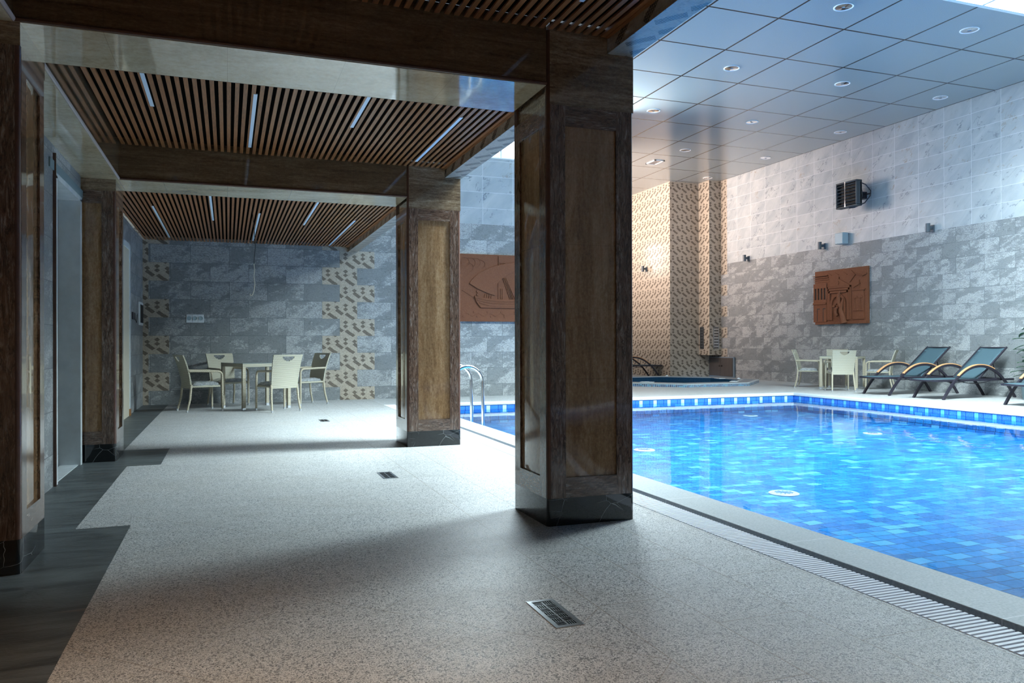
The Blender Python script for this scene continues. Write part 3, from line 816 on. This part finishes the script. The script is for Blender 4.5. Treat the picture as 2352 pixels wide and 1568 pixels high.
def table(x, y, rz, label, half=.41, h=.74):
    t_ = thing('wicker_table', label, 'table', (x, y, 0), rz, 'square wicker tables')
    b = MB(); s = half
    b.box(-s, s, -s, -s + .05, h - .06, h - .008); b.box(-s, s, s - .05, s, h - .06, h - .008)
    b.box(-s, -s + .05, -s + .05, s - .05, h - .06, h - .008); b.box(s - .05, s, -s + .05, s - .05, h - .06, h - .008)
    b.build('apron', 'wicker', t_, bevel=.004)
    MB().box(-s, s, -s, s, h - .007, h).build('glass_top', 'table_glass', t_)
    for sx in (-1, 1):
        for sy in (-1, 1):
            cx, cy = sx * (s - .027), sy * (s - .027)
            l = MB().box(cx - .026, cx + .026, cy - .026, cy + .026, .04, h - .061).build('leg', 'wicker_leg', t_, bevel=.004)
            MB().box(cx - .025, cx + .025, cy - .025, cy + .025, 0, .04).build('foot_cap', 'foot', l)
table(.43, 13.43, R(23.4), 'square cream wicker table with dark glass top in the left bay')
table(13.06, 13.98, R(34), 'square wicker table by the right wall beside the loungers', .40)

# ------------------------------------------------------------------ loungers (foot end at -x)
def make_lounger():
    t_ = thing('sun_lounger', '', 'sun lounger')
    W = .27; L0, L1 = -1.0, .93
    b = MB()
    for s in (-1, 1): b.box(L0, L1, s * (W + .02) - .0175, s * (W + .02) + .0175, .325, .365)
    for x_ in (L0 + .015, .10, L1 - .02): b.box(x_ - .015, x_ + .015, -W, W, .325, .355)
    b.build('frame', 'lounger_frame', t_, bevel=.004)
    n = 10; vs = []
    for i in range(n + 1):
        for j_ in range(7):
            x_ = L0 + .01 + (.10 - L0) * i / n; v = -1 + 2 * j_ / 6; vs.append((x_, v * (W + .004), .364 - .012 * (1 - v * v)))
    b = MB().add(vs, [(i * 7 + j_, i * 7 + j_ + 1, i * 7 + j_ + 8, i * 7 + j_ + 7) for i in range(n) for j_ in range(6)], True)
    o = b.build('seat_sling', 'sling', t_); m_ = o.modifiers.new('th', 'SOLIDIFY'); m_.thickness = .004
    H0, H1 = Vector((.06, 0, .368)), Vector((.79, 0, .95))
    bt = thing('x', 'x', 'x'); bpy.data.objects.remove(bt)
    b = MB()
    for s in (-1, 1): b.ribbon([(H0.x, s * (W - .0), H0.z), (H1.x, s * (W - .0), H1.z)], .028, .028)
    b.ribbon([(H1.x - .012, -W, H1.z - .012), (H1.x - .012, W, H1.z - .012)], .02, .02, side=(.6, 0, .8))
    fr = b.build('backrest_frame', 'lounger_frame', t_, bevel=.003)
    vs = []
    for i in range(n + 1):
        for j_ in range(7):
            k = i / n; v = -1 + 2 * j_ / 6; p = H0.lerp(H1, k)
            vs.append((p.x - .018 * (1 - v * v) * -1 + .006 * 0, v * (W - .008), p.z - .012 * (1 - v * v) * (1 if k > .95 else .4)))
    o = MB().add(vs, [(i * 7 + j_, i * 7 + j_ + 1, i * 7 + j_ + 8, i * 7 + j_ + 7) for i in range(n) for j_ in range(6)], True).build('backrest_sling', 'sling', t_)
    m_ = o.modifiers.new('th', 'SOLIDIFY'); m_.thickness = .004
    # darker sewn head band
    vs = []
    for i in range(2):
        for j_ in range(7):
            v = -1 + 2 * j_ / 6; p = H0.lerp(H1, .85 + .05 * i); vs.append((p.x - .006 + .018 * (1 - v * v), v * (W - .012), p.z + .004 - .012 * (1 - v * v) - .005 * (1 - v * v)))
    MB().add(vs, [(j_, j_ + 1, j_ + 8, j_ + 7) for j_ in range(6)], True).build('head_band', simple('band', (.045, .085, .11), .6), t_)
    # arched legs with teak armrest
    X0, X1, Hh = -.88, .93, .60
    def arc(u):                            # u 0..1 front foot to rear foot
        x_ = X0 + (X1 - X0) * u; 
        return Vector((x_, 0, Hh * (1 - abs(2 * u - 1) ** 2.15)))
    for s in (-1, 1):
        yy = s * (W + .055)
        pts = [arc(i / 26) + Vector((0, yy, 0)) for i in range(27)]
        a = MB().ribbon(pts, .034, .042).build('arched_leg', 'lounger_frame', t_)
        tp = [arc(.20 + .50 * i / 16) + Vector((0, yy, .030)) for i in range(17)]
        MB().ribbon(tp, .046, .02).build('armrest', 'teak', a, bevel=.004)
    b = MB()
    for s in (-1, 1): b.tube([(.52, s * .18, .73), (.62, s * .18, .36)], .010, 8)
    b.tube([(.62, -.2, .36), (.62, .2, .36)], .010, 8)
    b.build('backrest_strut', 'lounger_frame', t_)
    b = MB(); b.tube([(-.35 + .1 * k, .2, .32 - .045 * math.sin(PI * k / 8)) for k in range(9)], .008, 6)
    b.tube([(-.35 + .1 * k, -.2, .32 - .045 * math.sin(PI * k / 8)) for k in range(9)], .008, 6)
    b.build('under_bar', 'lounger_frame', t_)
    return t_
lg = make_lounger(); GLo = 'sun loungers around the pool'
lg.location = (13.03, 12.11, 0); lg['label'] = 'dark sun lounger beside the right hand wicker table, farthest of the row'; lg['group'] = GLo
dup(lg, (13.03, 10.88, 0), 0, 'dark sun lounger in the middle of the row beside the right wall')
dup(lg, (13.03, 9.04, 0), 0, 'dark sun lounger cut off by the right edge of the photo, nearest the plant')
dup(lg, (11.55, 21.2, 0), PI, 'dark sun lounger half hidden behind the big column, by the mosaic wall')

# ------------------------------------------------------------------ pool ladder
t_ = thing('pool_ladder', 'chrome pool ladder with two arched handrails beside the farther column', 'pool ladder', (3.08, 9.83, 0))
for s in (-1, 1):
    y = s * .25
    pts = [(.03, y, -.50), (.02, y, -.3), (.012, y, .3), (.008, y, .55)] + [(.008 - .20 * (1 - math.cos(a)), y, .55 + .20 * math.sin(a)) for a in [PI * k / 14 for k in range(1, 15)]] + [(-.40, y, .35), (-.40, y, .02)]
    MB().tube(pts, .0215, 14).build('handrail', 'chrome', t_)
    MB().lathe([(.0, .02), (.05, .02), (.045, .035), (.0, .035)], 20, -.40, y).build('flange', 'chrome', t_)
for z in (-.34, -.46): MB().box(-.02, .06, -.25, .25, z - .012, z + .012).build('step', 'steel', t_)

# ------------------------------------------------------------------ floor drains
def drain(x, y, label):
    t_ = thing('floor_drain', label, 'floor drain', (x, y, 0), 0, 'rectangular floor drains')
    w, l = .058, .155
    b = MB(); b.box(-w, w, -l, -l + .02, 0, .003); b.box(-w, w, l - .02, l, 0, .003); b.box(-w, -w + .016, -l + .02, l - .02, 0, .003); b.box(w - .016, w, -l + .02, l - .02, 0, .003)
    b.build('frame', 'steel', t_)
    MB().box(-w + .016, w - .016, -l + .02, l - .02, .0002, .0012).build('grate_plate', 'steel', t_)
    b = MB(); S2 = .0355
    n = 0
    for iy in range(7):
        for ix in range(2):
            cx = -.021 + ix * .042; cy = -.115 + iy * .0385
            d_ = (ix + iy) % 2
            for k in range(4):
                o = -.0135 + k * .009
                if d_: b.box(cx + o - .0026, cx + o + .0026, cy - .0165, cy + .0165, .0012, .0016)
                else: b.box(cx - .0175, cx + .0175, cy + o - .0026, cy + o + .0026, .0012, .0016)
    b.build('slot_pattern', 'black', t_)
drain(1.19, 2.79, 'rectangular steel floor drain nearest the camera')
drain(1.19, 6.16, 'rectangular floor drain between the two columns')
drain(1.23, 10.83, 'small looking floor drain in front of the left hand wicker table')

# ------------------------------------------------------------------ things on the walls
def mat_right(): return -PI / 2
# terracotta ship relief: local x right, z up, -y out of the wall
def arcpts(cx, cz, rx, rz, a0, a1, n=12): return [(cx + rx * math.cos(R(a0 + (a1 - a0) * k / n)), cz + rz * math.sin(R(a0 + (a1 - a0) * k / n))) for k in range(n + 1)]
def line(b, pts, w, y0, y1):
    for (x0, z0), (x1, z1) in zip(pts, pts[1:]):
        dx, dz = x1 - x0, z1 - z0; l = math.hypot(dx, dz) or 1; nx, nz = -dz / l * w / 2, dx / l * w / 2
        ex, ez = dx / l * w * .3, dz / l * w * .3
        b.prism([(x0 + nx - ex, z0 + nz - ez), (x0 - nx - ex, z0 - nz - ez), (x1 - nx + ex, z1 - nz + ez), (x1 + nx + ex, z1 + nz + ez)], y0, y1, 'y')
t_ = thing('carved_plaque', 'terracotta plaque carved with a sailing ship, behind the big column', 'plaque', (3.55, YW - .012, 1.475), 0, 'carved terracotta plaques')
PW, PH = 2.6, 1.325
MB().box(0, PW, -.05, 0, 0, PH).build('slab', 'terracotta', t_, bevel=.004)
ox = .75                                   # x of the first visible strip
S = lambda px, py: (ox + (px - 150) / 930 * 1.07, (1390 - py) / 1210 * PH)
b = MB()
sail = [S(275, 710), S(340, 620), S(450, 520), S(600, 440), S(740, 385), S(900, 345), S(1080, 315), S(1300, 330), S(1300, 400), S(1080, 480), S(960, 545), S(880, 600), S(800, 680), S(745, 750), S(735, 920), S(600, 880), S(420, 800)]
b.prism(sail[::-1], -.075, -.05, 'y')
b.build('sail_carving', 'terracotta', t_, bevel=.003)
b = MB()
hull = [S(365, 930), S(560, 965), S(740, 990), S(1080, 985), S(1500, 960), S(1560, 1150), S(480, 1142), S(400, 1040)]
b.prism(hull, -.08, -.05, 'y')
for off in (0, 45, 95): line(b, [S(370 + off * .9, 960 + off), S(560 + off * .3, 1000 + off), S(740, 1020 + off), S(1080, 1020 + off * 1.0), S(1500, 1000 + off)], .012, -.088, -.08)
b.build('hull_carving', 'terracotta', t_)
b = MB()
line(b, [S(810, 210), S(810, 380)], .016, -.07, -.05)
line(b, [S(800, 680), S(800, 980)], .010, -.062, -.05)
line(b, [S(830, 322), S(910, 322), S(930, 340), S(1080, 312)], .012, -.06, -.05)
for k in range(4): line(b, [S(885 + 18 * k, 595), S(1020 + 30 * k, 985)], .010, -.07, -.05)
line(b, [S(150, 830), S(370, 970)], .008, -.058, -.05)
for px in (560, 600, 640, 680): line(b, [S(px, 900), S(px - 10, 970)], .014, -.066, -.05)
for px, py in ((430, 850), (430, 905)): b.prism(arcpts(*S(px, py), .028, .028, 0, 345, 10), -.072, -.05, 'y')
for px in (850, 880): line(b, [S(px, 800), S(px, 975)], .022, -.066, -.05)
b.build('rigging_carving', 'terracotta', t_)
b = MB()
b.box(0, PW, -.056, -.05, 0, .268)
for row, zz in ((0, .19), (1, .10)):
    for k in range(9): b.prism(arcpts(.14 + .285 * k + row * .07, zz, .022, .022, 0, 330, 10), -.064, -.056, 'y')
line(b, [(.0 + .12 * k, .13 + (.035 if k % 2 else -.03)) for k in range(22)], .008, -.062, -.056)
for px, py, r in ((200, 330, .09), (300, 340, .10), (400, 330, .09), (280, 420, .08), (490, 360, .08), (60, 350, .09)):
    p = arcpts(*S(px, py), r, r, -70, 120, 12); line(b, p, .007, -.056, -.05)
b.build('wave_carving', 'terracotta', t_)

t_ = thing('carved_plaque', 'square terracotta plaque carved with an old gateway, on the right wall', 'plaque', (13.988, 15.84, 1.49), mat_right(), 'carved terracotta plaques')
PW, PH = 1.72, 1.33
MB().box(0, PW, -.06, 0, 0, PH).build('slab', 'terracotta', t_, bevel=.004)
b = MB()
b = MB()                                   # left arcade building
b.box(-.03, .42, -.085, -.06, .06, .50); b.box(-.03, .42, -.105, -.06, .50, .545)
b.box(-.03, .42, -.085, -.06, .545, .62); b.box(-.03, .42, -.085, -.06, .90, 1.02); 
for k in range(5): b.box(-.03 + .105 * k, .015 + .105 * k, -.085, -.06, .62, .90)
for k in range(4): b.box(-.03, .52 - .02 * k, -.07 - .01 * k, -.06, 1.05 + .05 * k, 1.07 + .05 * k)
b.build('arcade_carving', 'terracotta', t_, bevel=.003)
b = MB()
for x_ in (.10, .30): b.box(x_, x_ + .018, -.0865, -.085, .08, .40); b.box(x_, x_ + .09, -.0865, -.085, .38, .40)
for k in range(4): b.box(.018 + .105 * k, .072 + .105 * k, -.062, -.0602, .62, .90)
b.build('shadow_slots', 'heater_dark', t_)
b = MB()                                   # gateway
for i, (x0, x1, z1, y) in enumerate(((.42, 1.22, .92, -.075), (.46, 1.18, .86, -.085), (.50, 1.14, .80, -.095))):
    b.box(x0, x0 + .045, y, -.06, .10, z1); b.box(x1 - .045, x1, y, -.06, .10, z1); b.box(x0, x1, y, -.06, z1 - .045, z1)
b.prism([(.40, .92), (1.20, .92), (.82, 1.10)], -.08, -.06, 'y')
b.prism(arcpts(.82, 1.12, .025, .03, 0, 345, 10), -.09, -.06, 'y')
b.prism(arcpts(.81, 1.00, .035, .045, 0, 345, 10), -.095, -.06, 'y')
outer = arcpts(.80, .48, .26, .26, 0, 180, 16); inner = arcpts(.80, .48, .19, .19, 180, 0, 16)
for k in range(16):
    a, c_ = outer[k], outer[k + 1]; a2, c2 = inner[16 - k], inner[15 - k]
    b.prism([a, c_, c2, a2], -.09, -.06, 'y')
b.box(.54, .61, -.09, -.06, .10, .48); b.box(.99, 1.06, -.09, -.06, .10, .48)
b.build('gateway_carving', 'terracotta', t_, bevel=.002)
b = MB()                                   # twisted tree in front of the gate
b.tube([(1.02, -.085, .02), (.98, -.10, .20), (.92, -.105, .34), (.95, -.10, .48), (1.0, -.095, .62)], [.085, .07, .05, .04, .02], 10)
b.tube([(.93, -.10, .40), (.86, -.095, .50), (.84, -.09, .66), (.87, -.085, .80)], [.05, .045, .05, .02], 10)
b.tube([(.80, -.08, .20), (.74, -.085, .28), (.76, -.085, .38), (.83, -.09, .40)], [.04, .045, .04, .02], 10)
for x_, z_ in ((.72, .50), (.66, .44), (.8, .52)): b.prism(arcpts(x_, z_, .05, .028, 0, 345, 10), -.085, -.06, 'y')
b.build('tree_carving', 'terracotta', t_)
b = MB()                                   # right hand building and roof lines
b.box(1.28, 1.62, -.08, -.06, .10, .78); b.box(1.26, 1.66, -.09, -.06, .78, .81)
for x_ in (1.34, 1.50):
    b.prism(arcpts(x_ + .04, .60, .055, .055, 0, 180, 10), -.095, -.06, 'y'); b.box(x_, x_ + .02, -.095, -.06, .34, .60); b.box(x_ - .02, x_ + .10, -.10, -.06, .30, .325)
line(b, [(1.18, 1.00), (1.36, 1.18), (1.58, 1.12), (1.70, 1.16)], .03, -.085, -.06)
for x_, z_ in ((.46, 1.26), (.70, 1.25), (.98, 1.24)): line(b, [(x_, z_), (x_ + .11, z_ - .06)], .018, -.072, -.06)
line(b, [(1.22, 1.26), (1.34, 1.16)], .03, -.08, -.06)
line(b, [(1.30, .86), (1.40, .90), (1.50, .95)], .02, -.08, -.06); line(b, [(1.47, .82), (1.47, 1.02)], .02, -.08, -.06)
b.box(.03, 1.69, -.075, -.06, .0, .06); b.prism([(.62, .0), (.70, .0), (.66, .13)], -.085, -.06, 'y')
b.build('building_carving', 'terracotta', t_, bevel=.002)

# fan heater high on the right wall
t_ = thing('wall_heater', 'dark grey louvred fan heater mounted high on the right wall', 'heater', (14.0, 14.28, 4.47), mat_right())
b = MB(); hw, hh = .325, .30; D0 = -.55
b.box(-hw, hw, D0, D0 + .16, hh - .04, hh); b.box(-hw, hw, D0, D0 + .16, -hh, -hh + .04)
b.box(-hw, -hw + .04, D0, D0 + .16, -hh + .04, hh - .04); b.box(hw - .04, hw, D0, D0 + .16, -hh + .04, hh - .04)
b.box(-hw, hw, D0 + .10, D0 + .17, -hh, hh)
b.build('housing', 'heater', t_, bevel=.015)
MB().box(-hw + .04, hw - .04, D0 + .085, D0 + .099, -hh + .04, hh - .04).build('dark_core', 'heater_dark', t_)
for k in range(7):
    z = -.225 + .075 * k
    MB().box(-hw + .04, hw - .04, -.028, .028, -.006, .006, mat=Matrix.Translation((0, D0 + .035, z)) @ Matrix.Rotation(R(28), 4, 'X')).build('louvre', 'heater', t_)
MB().box(-.030, -.008, D0 - .012, D0 + .005, -hh + .01, hh - .01).build('chrome_strip', 'chrome', t_)
MB().lathe([(.27, 0), (.27, .06), (.20, .14), (.12, .16)], 28, mat=Matrix.Translation((0, D0 + .17, 0)) @ Matrix.Rotation(-PI / 2, 4, 'X')).build('fan_drum', 'heater', t_)
b = MB(); b.tube([(.0, D0 + .10, -hh - .01), (.12, D0 + .14, -hh - .01), (.26, D0 + .30, -.22), (.30, D0 + .42, -.06), (.30, D0 + .44, .06), (.26, D0 + .34, .20), (.18, D0 + .2, .28)], .013, 8)
b.tube([(.0, D0 + .43, .0), (.30, D0 + .44, .0)], .016, 8); b.box(-.08, .08, -.12, 0, -.08, .08)
b.build('bracket', 'lounger_frame', t_)

t_ = thing('wall_speaker', 'pale grey box speaker on the right wall above the gateway plaque', 'speaker', (14.0, 14.89, 3.545), mat_right())
MB().box(-.13, .13, -.2, -.02, -.135, .135).build('cabinet', 'pale_box', t_, bevel=.015)
MB().box(-.08, .08, -.025, 0, -.08, .08).build('mount', 'lamp_grey', t_)
MB().box(-.10, -.06, -.204, -.2, -.115, -.105).build('badge', 'white_plastic', t_)
def wlamp(y, label, x=14.0, z=3.455, rz=None):
    t_ = thing('wall_lamp', label, 'wall lamp', (x, y, z), mat_right() if rz is None else rz, 'cylinder wall lamps on the marble wall')
    MB().lathe([(.0, -.09), (.045, -.09), (.045, .09), (.0, .09)], 20, 0, -.15).build('cylinder', 'lamp_grey', t_)
    MB().box(-.02, .02, -.11, -.04, -.03, .03).build('arm', 'lamp_grey', t_)
    MB().box(-.035, .035, -.04, 0, -.085, .06).build('wall_plate', 'lamp_grey', t_)
wlamp(18.59, 'small dark cylinder lamp on the right wall nearest the mosaic corner')
wlamp(15.58, 'small dark cylinder lamp on the right wall just left of the pale speaker')
wlamp(12.39, 'grey cylinder lamp on the right wall farthest right above the loungers')
wlamp(21.85, 'pale small lamp on the bright mosaic wall beside the big column', 12.56, 3.40)

# cabinet and vents in the mosaic corner
sbox('wall_duct', 'mos_x', 13.581, 14.0, 19.92, 19.925, .67, ZC)
sbox('wall_duct', 'mos_y', 13.575, 13.581, 19.92, 20.47, .67, ZC)
sbox('wall_duct', 'heater_dark', 13.585, 14.0, 19.926, 20.47, .66, ZC)
t_ = thing('low_cabinet', 'low dark wooden cabinet with two doors under the mosaic duct', 'cabinet', (13.93, 19.84, 0), mat_right())
MB().box(-.62, .62, .0, .048, .0, .62).build('carcass', simple('blue_grey_side', (.16, .20, .24), .4), t_)
for s in (-1, 1):
    xa, xb = sorted((s * .004, s * .58)); dr = MB().box(xa, xb, -.018, 0, .05, .59).build('door', 'veneer', t_)
    b = MB(); b.box(s * .05 - .03, s * .05 + .03, -.03, -.018, .355, .362); b.box(s * .05 - .03, s * .05 + .03, -.03, -.018, .335, .342); b.box(s * .05 + s * .02 - .004, s * .05 + s * .02 + .004, -.03, -.018, .325, .37)
    b.build('handle', 'rubber', dr)
def vent(loc, rz, w, z0, z1, label, lit):
    t_ = thing('air_vent', label, 'air vent', loc, rz, 'air vents low on the mosaic duct')
    b = MB(); b.box(-w, w, -.02, 0, z0, z0 + .02); b.box(-w, w, -.02, 0, z1 - .02, z1); b.box(-w, -w + .02, -.02, 0, z0, z1); b.box(w - .02, w, -.02, 0, z0, z1)
    b.build('frame', 'steel' if lit else 'heater', t_)
    b = MB(); n = 7
    for k in range(n):
        z = z0 + .03 + (z1 - z0 - .06) * (k + .5) / n; b.box(-w + .02, w - .02, -.012, -.004, z - .03, z + .03)
    b.build('slat_row', 'steel' if lit else 'heater', t_)
    MB().box(-w + .02, w - .02, -.003, 0, z0 + .02, z1 - .02).build('backing', 'heater_dark', t_)
vent((13.81, 19.92, 0), 0, .10, .86, 1.52, 'pale tall air vent facing the pool above the low cabinet', True)
vent((13.575, 20.30, 0), mat_right(), .09, .86, 1.52, 'dark tall air vent on the side of the mosaic duct', False)

# outlets, electric panel, cable
t_ = thing('socket_strip', 'white strip of three round sockets on the grey back wall', 'socket', (-.54, YW, 1.49))
MB().box(-.145, .145, -.012, 0, -.072, .072).build('backplate', 'white_plastic', t_, bevel=.004)
for k in (-1, 0, 1):
    b = MB(); b.lathe([(.036, 0), (.036, .012), (.031, .012), (.031, .004), (.0, .004)], 24, mat=Matrix.Translation((k * .094, -.012, .005)) @ Matrix.Rotation(PI / 2, 4, 'X'))
    s_ = b.build('socket', 'pale_box', t_)
    MB().box(k * .094 - .046, k * .094 - .044, -.0135, -.012, -.07, .07).build('gap', 'lamp_grey', s_)
t_ = thing('wall_panel', 'white framed dark control panel on the left wall in the far bay', 'control panel', (-1.37, 14.30, 1.55), PI / 2)
MB().box(-.26, .26, -.02, 0, -.19, .19).build('frame', 'white_plastic', t_)
MB().box(-.20, .24, -.024, -.02, -.15, .15).build('screen', 'heater_dark', t_)
t_ = thing('switch_plate', 'small dark switch plate on the left wall beside the control panel', 'switch', (-1.37, 13.28, 1.48), PI / 2)
MB().box(-.20, .20, -.012, 0, -.055, .055).build('plate', 'lounger_frame', t_)
MB().tube([(.14, -.015, -.05), (.22, -.02, -.09), (.32, -.015, -.10), (.48, -.012, .05)], .004, 6).build('wire', 'dark_wire', t_)
t_ = thing('hanging_cable', 'thin loose cable hanging from the slatted ceiling above the left table', 'cable', (.33, 11.0, 1.68))
MB().tube([(-.03, 0, 1.20), (-.015, 0, 1.10), (.0, 0, .95), (.01, 0, .80), (.02, 0, .68), (.006, 0, .55), (.0, 0, .44)], .0045, 6).build('dark_wire', 'dark_wire', t_)
MB().tube([(.0, 0, .44), (.008, 0, .36), (-.002, 0, .28), (.01, 0, .18), (.0, 0, .08), (-.02, 0, .02), (-.04, 0, .01), (-.05, 0, .035)], .006, 6).build('cream_cord', 'cream_cord', t_)

# ------------------------------------------------------------------ hot tub
t_ = thing('hot_tub', 'sunken octagonal hot tub with blue mosaic rim beyond the pool', 'hot tub', (OX, OY, 0))
lo = [(x - OX, y - OY) for x, y in oct_]
def ring(k0, k1, z0, z1, b):
    n = 8
    vs = [(x * k0, y * k0, z0) for x, y in lo] + [(x * k1, y * k1, z1) for x, y in lo]
    b.add(vs, [(i, (i + 1) % n, n + (i + 1) % n, n + i) for i in range(n)]); return b
b = MB(); ring(.999, .999, -.06, .062, b); b.build('tiled_edge', 'small_mosaic', t_)
b = MB(); ring(1.002, 1.002, .062, .078, b); ring(1.002, .97, .078, .08, b); b.build('white_nosing', 'lip', t_)
b = MB(); ring(.97, .83, .08, .08, b); b.build('rim', 'tub_rim', t_)
b = MB(); ring(.83, .80, .08, .082, b); ring(.80, .80, .082, .06, b); b.build('white_nosing', 'lip', t_)
b = MB(); ring(.80, .80, .06, -.55, b); b.build('inner_wall', 'tub_inside', t_)
b = MB(); b.add([(x * .80, y * .80, -.55) for x, y in lo], [tuple(range(8))]); b.build('basin_floor', 'tub_inside', t_)
b = MB(); b.add([(x * .80, y * .80, -.06) for x, y in lo], [tuple(range(8))]); b.build('water', 'water', t_)
for i, (x, y, rz, lb) in enumerate([(12.33, 17.62, R(80), 'white rectangular pad on the right edge of the hot tub, farther one'), (11.72, 16.15, R(45), 'white rectangular pad on the near right corner of the hot tub rim'), (9.55, 16.62, R(-45), 'white rectangular pad on the near left rim of the hot tub by the column')]):
    t_ = thing('hot_tub_pad', lb, 'pad', (x, y, .083), rz, 'white pads on the hot tub rim')
    MB().box(-.16, .16, -.09, .09, .0005, .018).build('pad', 'white_plastic', t_, bevel=.006)
    MB().box(-.05, .05, -.03, .03, .018, .026).build('lid', 'lip', t_)
for x, y, lb in [(10.15, 19.55, 'white dome valve on the far rim of the hot tub, left one'), (11.85, 19.50, 'white dome valve on the far rim of the hot tub, right one'), (12.66, 17.25, 'white dome valve on the right rim of the hot tub')]:
    t_ = thing('air_valve', lb, 'valve', (x, y, .08), 0, 'white dome valves on the hot tub rim')
    MB().lathe([(.045, .0005), (.045, .012), (.035, .03), (.015, .04)], 16).build('dome', 'white_plastic', t_)

# ------------------------------------------------------------------ rubber plant at the right edge
t_ = thing('potted_rubber_plant', 'tall green rubber plant in a pot cut off by the right edge', 'plant', (13.62, 9.97, 0))
MB().lathe([(.13, .0), (.15, .02), (.19, .36), (.20, .38), (.18, .38), (.17, .35)], 28).build('pot', 'pot', t_)
b = MB(); random.seed(11)
stems = [((0, 0), (.03, .05)), ((.05, .03), (-.10, -.12)), ((-.05, -.02), (.08, -.10))]
for (a, c_), (e, f_) in stems: b.tube([(a, c_, .33), (a + e * .5, c_ + f_ * .5, .8), (a + e, c_ + f_, 1.35)], [.016, .012, .008], 8)
b.build('stem', 'stem', t_)
b = MB()
for (a, c_), (e, f_) in stems:
    for k in range(13):
        z = .42 + .072 * k; an = k * 2.4 + a * 40; p = Vector((a + e * (z - .33), c_ + f_ * (z - .33), z))
        L_, W_ = .26 + .04 * random.random(), .062; tilt = R(random.uniform(0, 35))
        Mx = Matrix.Translation(p) @ Matrix.Rotation(an, 4, 'Z') @ Matrix.Rotation(-tilt, 4, 'Y')
        vs = []; n = 8
        for i in range(n + 1):
            s = i / n; w = W_ * math.sin(PI * min(1, s * .96 + .04)) ** .7; zz = -.10 * s * s
            for q in (-1, 0, 1): vs.append((.03 + L_ * s, q * w, zz + (.012 if q else 0)))
        b.add(vs, [(i * 3 + q, i * 3 + q + 1, i * 3 + q + 4, i * 3 + q + 3) for i in range(n) for q in (0, 1)], True, Mx)
o = b.build('foliage', 'leaf', t_); m_ = o.modifiers.new('th', 'SOLIDIFY'); m_.thickness = .002

# ------------------------------------------------------------------ light
def area(name, loc, rot, sx, sy, power, col, spread=180):
    l = bpy.data.lights.new(name, 'AREA'); l.shape = 'RECTANGLE'; l.size = sx; l.size_y = sy; l.energy = power; l.color = col; l.spread = R(spread)
    o = bpy.data.objects.new(name, l); C.objects.link(o); o.location = loc; o.rotation_euler = rot; return o
area('skylight_daylight', (8.0, 6.5, ZC + 1.7), (0, R(24), 0), 6.4, 2.8, 7600, (.78, .96, 1.0))
area('skylight_daylight', (12.6, 6.6, ZC + 1.0), (0, 0, 0), 2.6, 2.8, 500, (.76, .95, 1.0))
area('clerestory_daylight', (5.15, YW + .3, 5.35), (R(-90), 0, 0), 5.2, 1.1, 850, (.78, .94, 1.0))
area('side_window_daylight', (7.75, 21.5, 4.8), (0, R(-94), 0), 1.6, 8.0, 480, (1.0, .79, .68), 105)
area('warm_fill_lamp', (-.5, .9, 2.50), (0, 0, 0), .5, .5, 30, (1.0, .58, .27), 112)  # unseen warm fill added to brown the near floor, no fixture built

W = bpy.data.worlds.new('world'); bpy.context.scene.world = W; W.use_nodes = True
W.node_tree.nodes['Background'].inputs[0].default_value = (.55, .7, .9, 1); W.node_tree.nodes['Background'].inputs[1].default_value = .6

# ------------------------------------------------------------------ camera
cam = bpy.data.cameras.new('camera'); co = bpy.data.objects.new('camera', cam); C.objects.link(co)
cam.sensor_width = 36; cam.lens = 1788.2044 / 2352 * 36; cam.clip_end = 200
co.matrix_world = Matrix.Translation((0, 0, 1.05)) @ Matrix.Rotation(-.3499, 4, 'Z') @ Matrix.Rotation(PI / 2 + .0019, 4, 'X') @ Matrix.Rotation(-.0024, 4, 'Z')
sc = bpy.context.scene; sc.camera = co
sc.view_settings.view_transform = 'Standard'; sc.view_settings.look = 'None'; sc.view_settings.gamma = 1; sc.view_settings.exposure = 0.35
sc.view_settings.use_curve_mapping = False
sc.cycles.max_bounces = 8; sc.cycles.diffuse_bounces = 4; sc.cycles.transparent_max_bounces = 8; sc.cycles.sample_clamp_indirect = 6
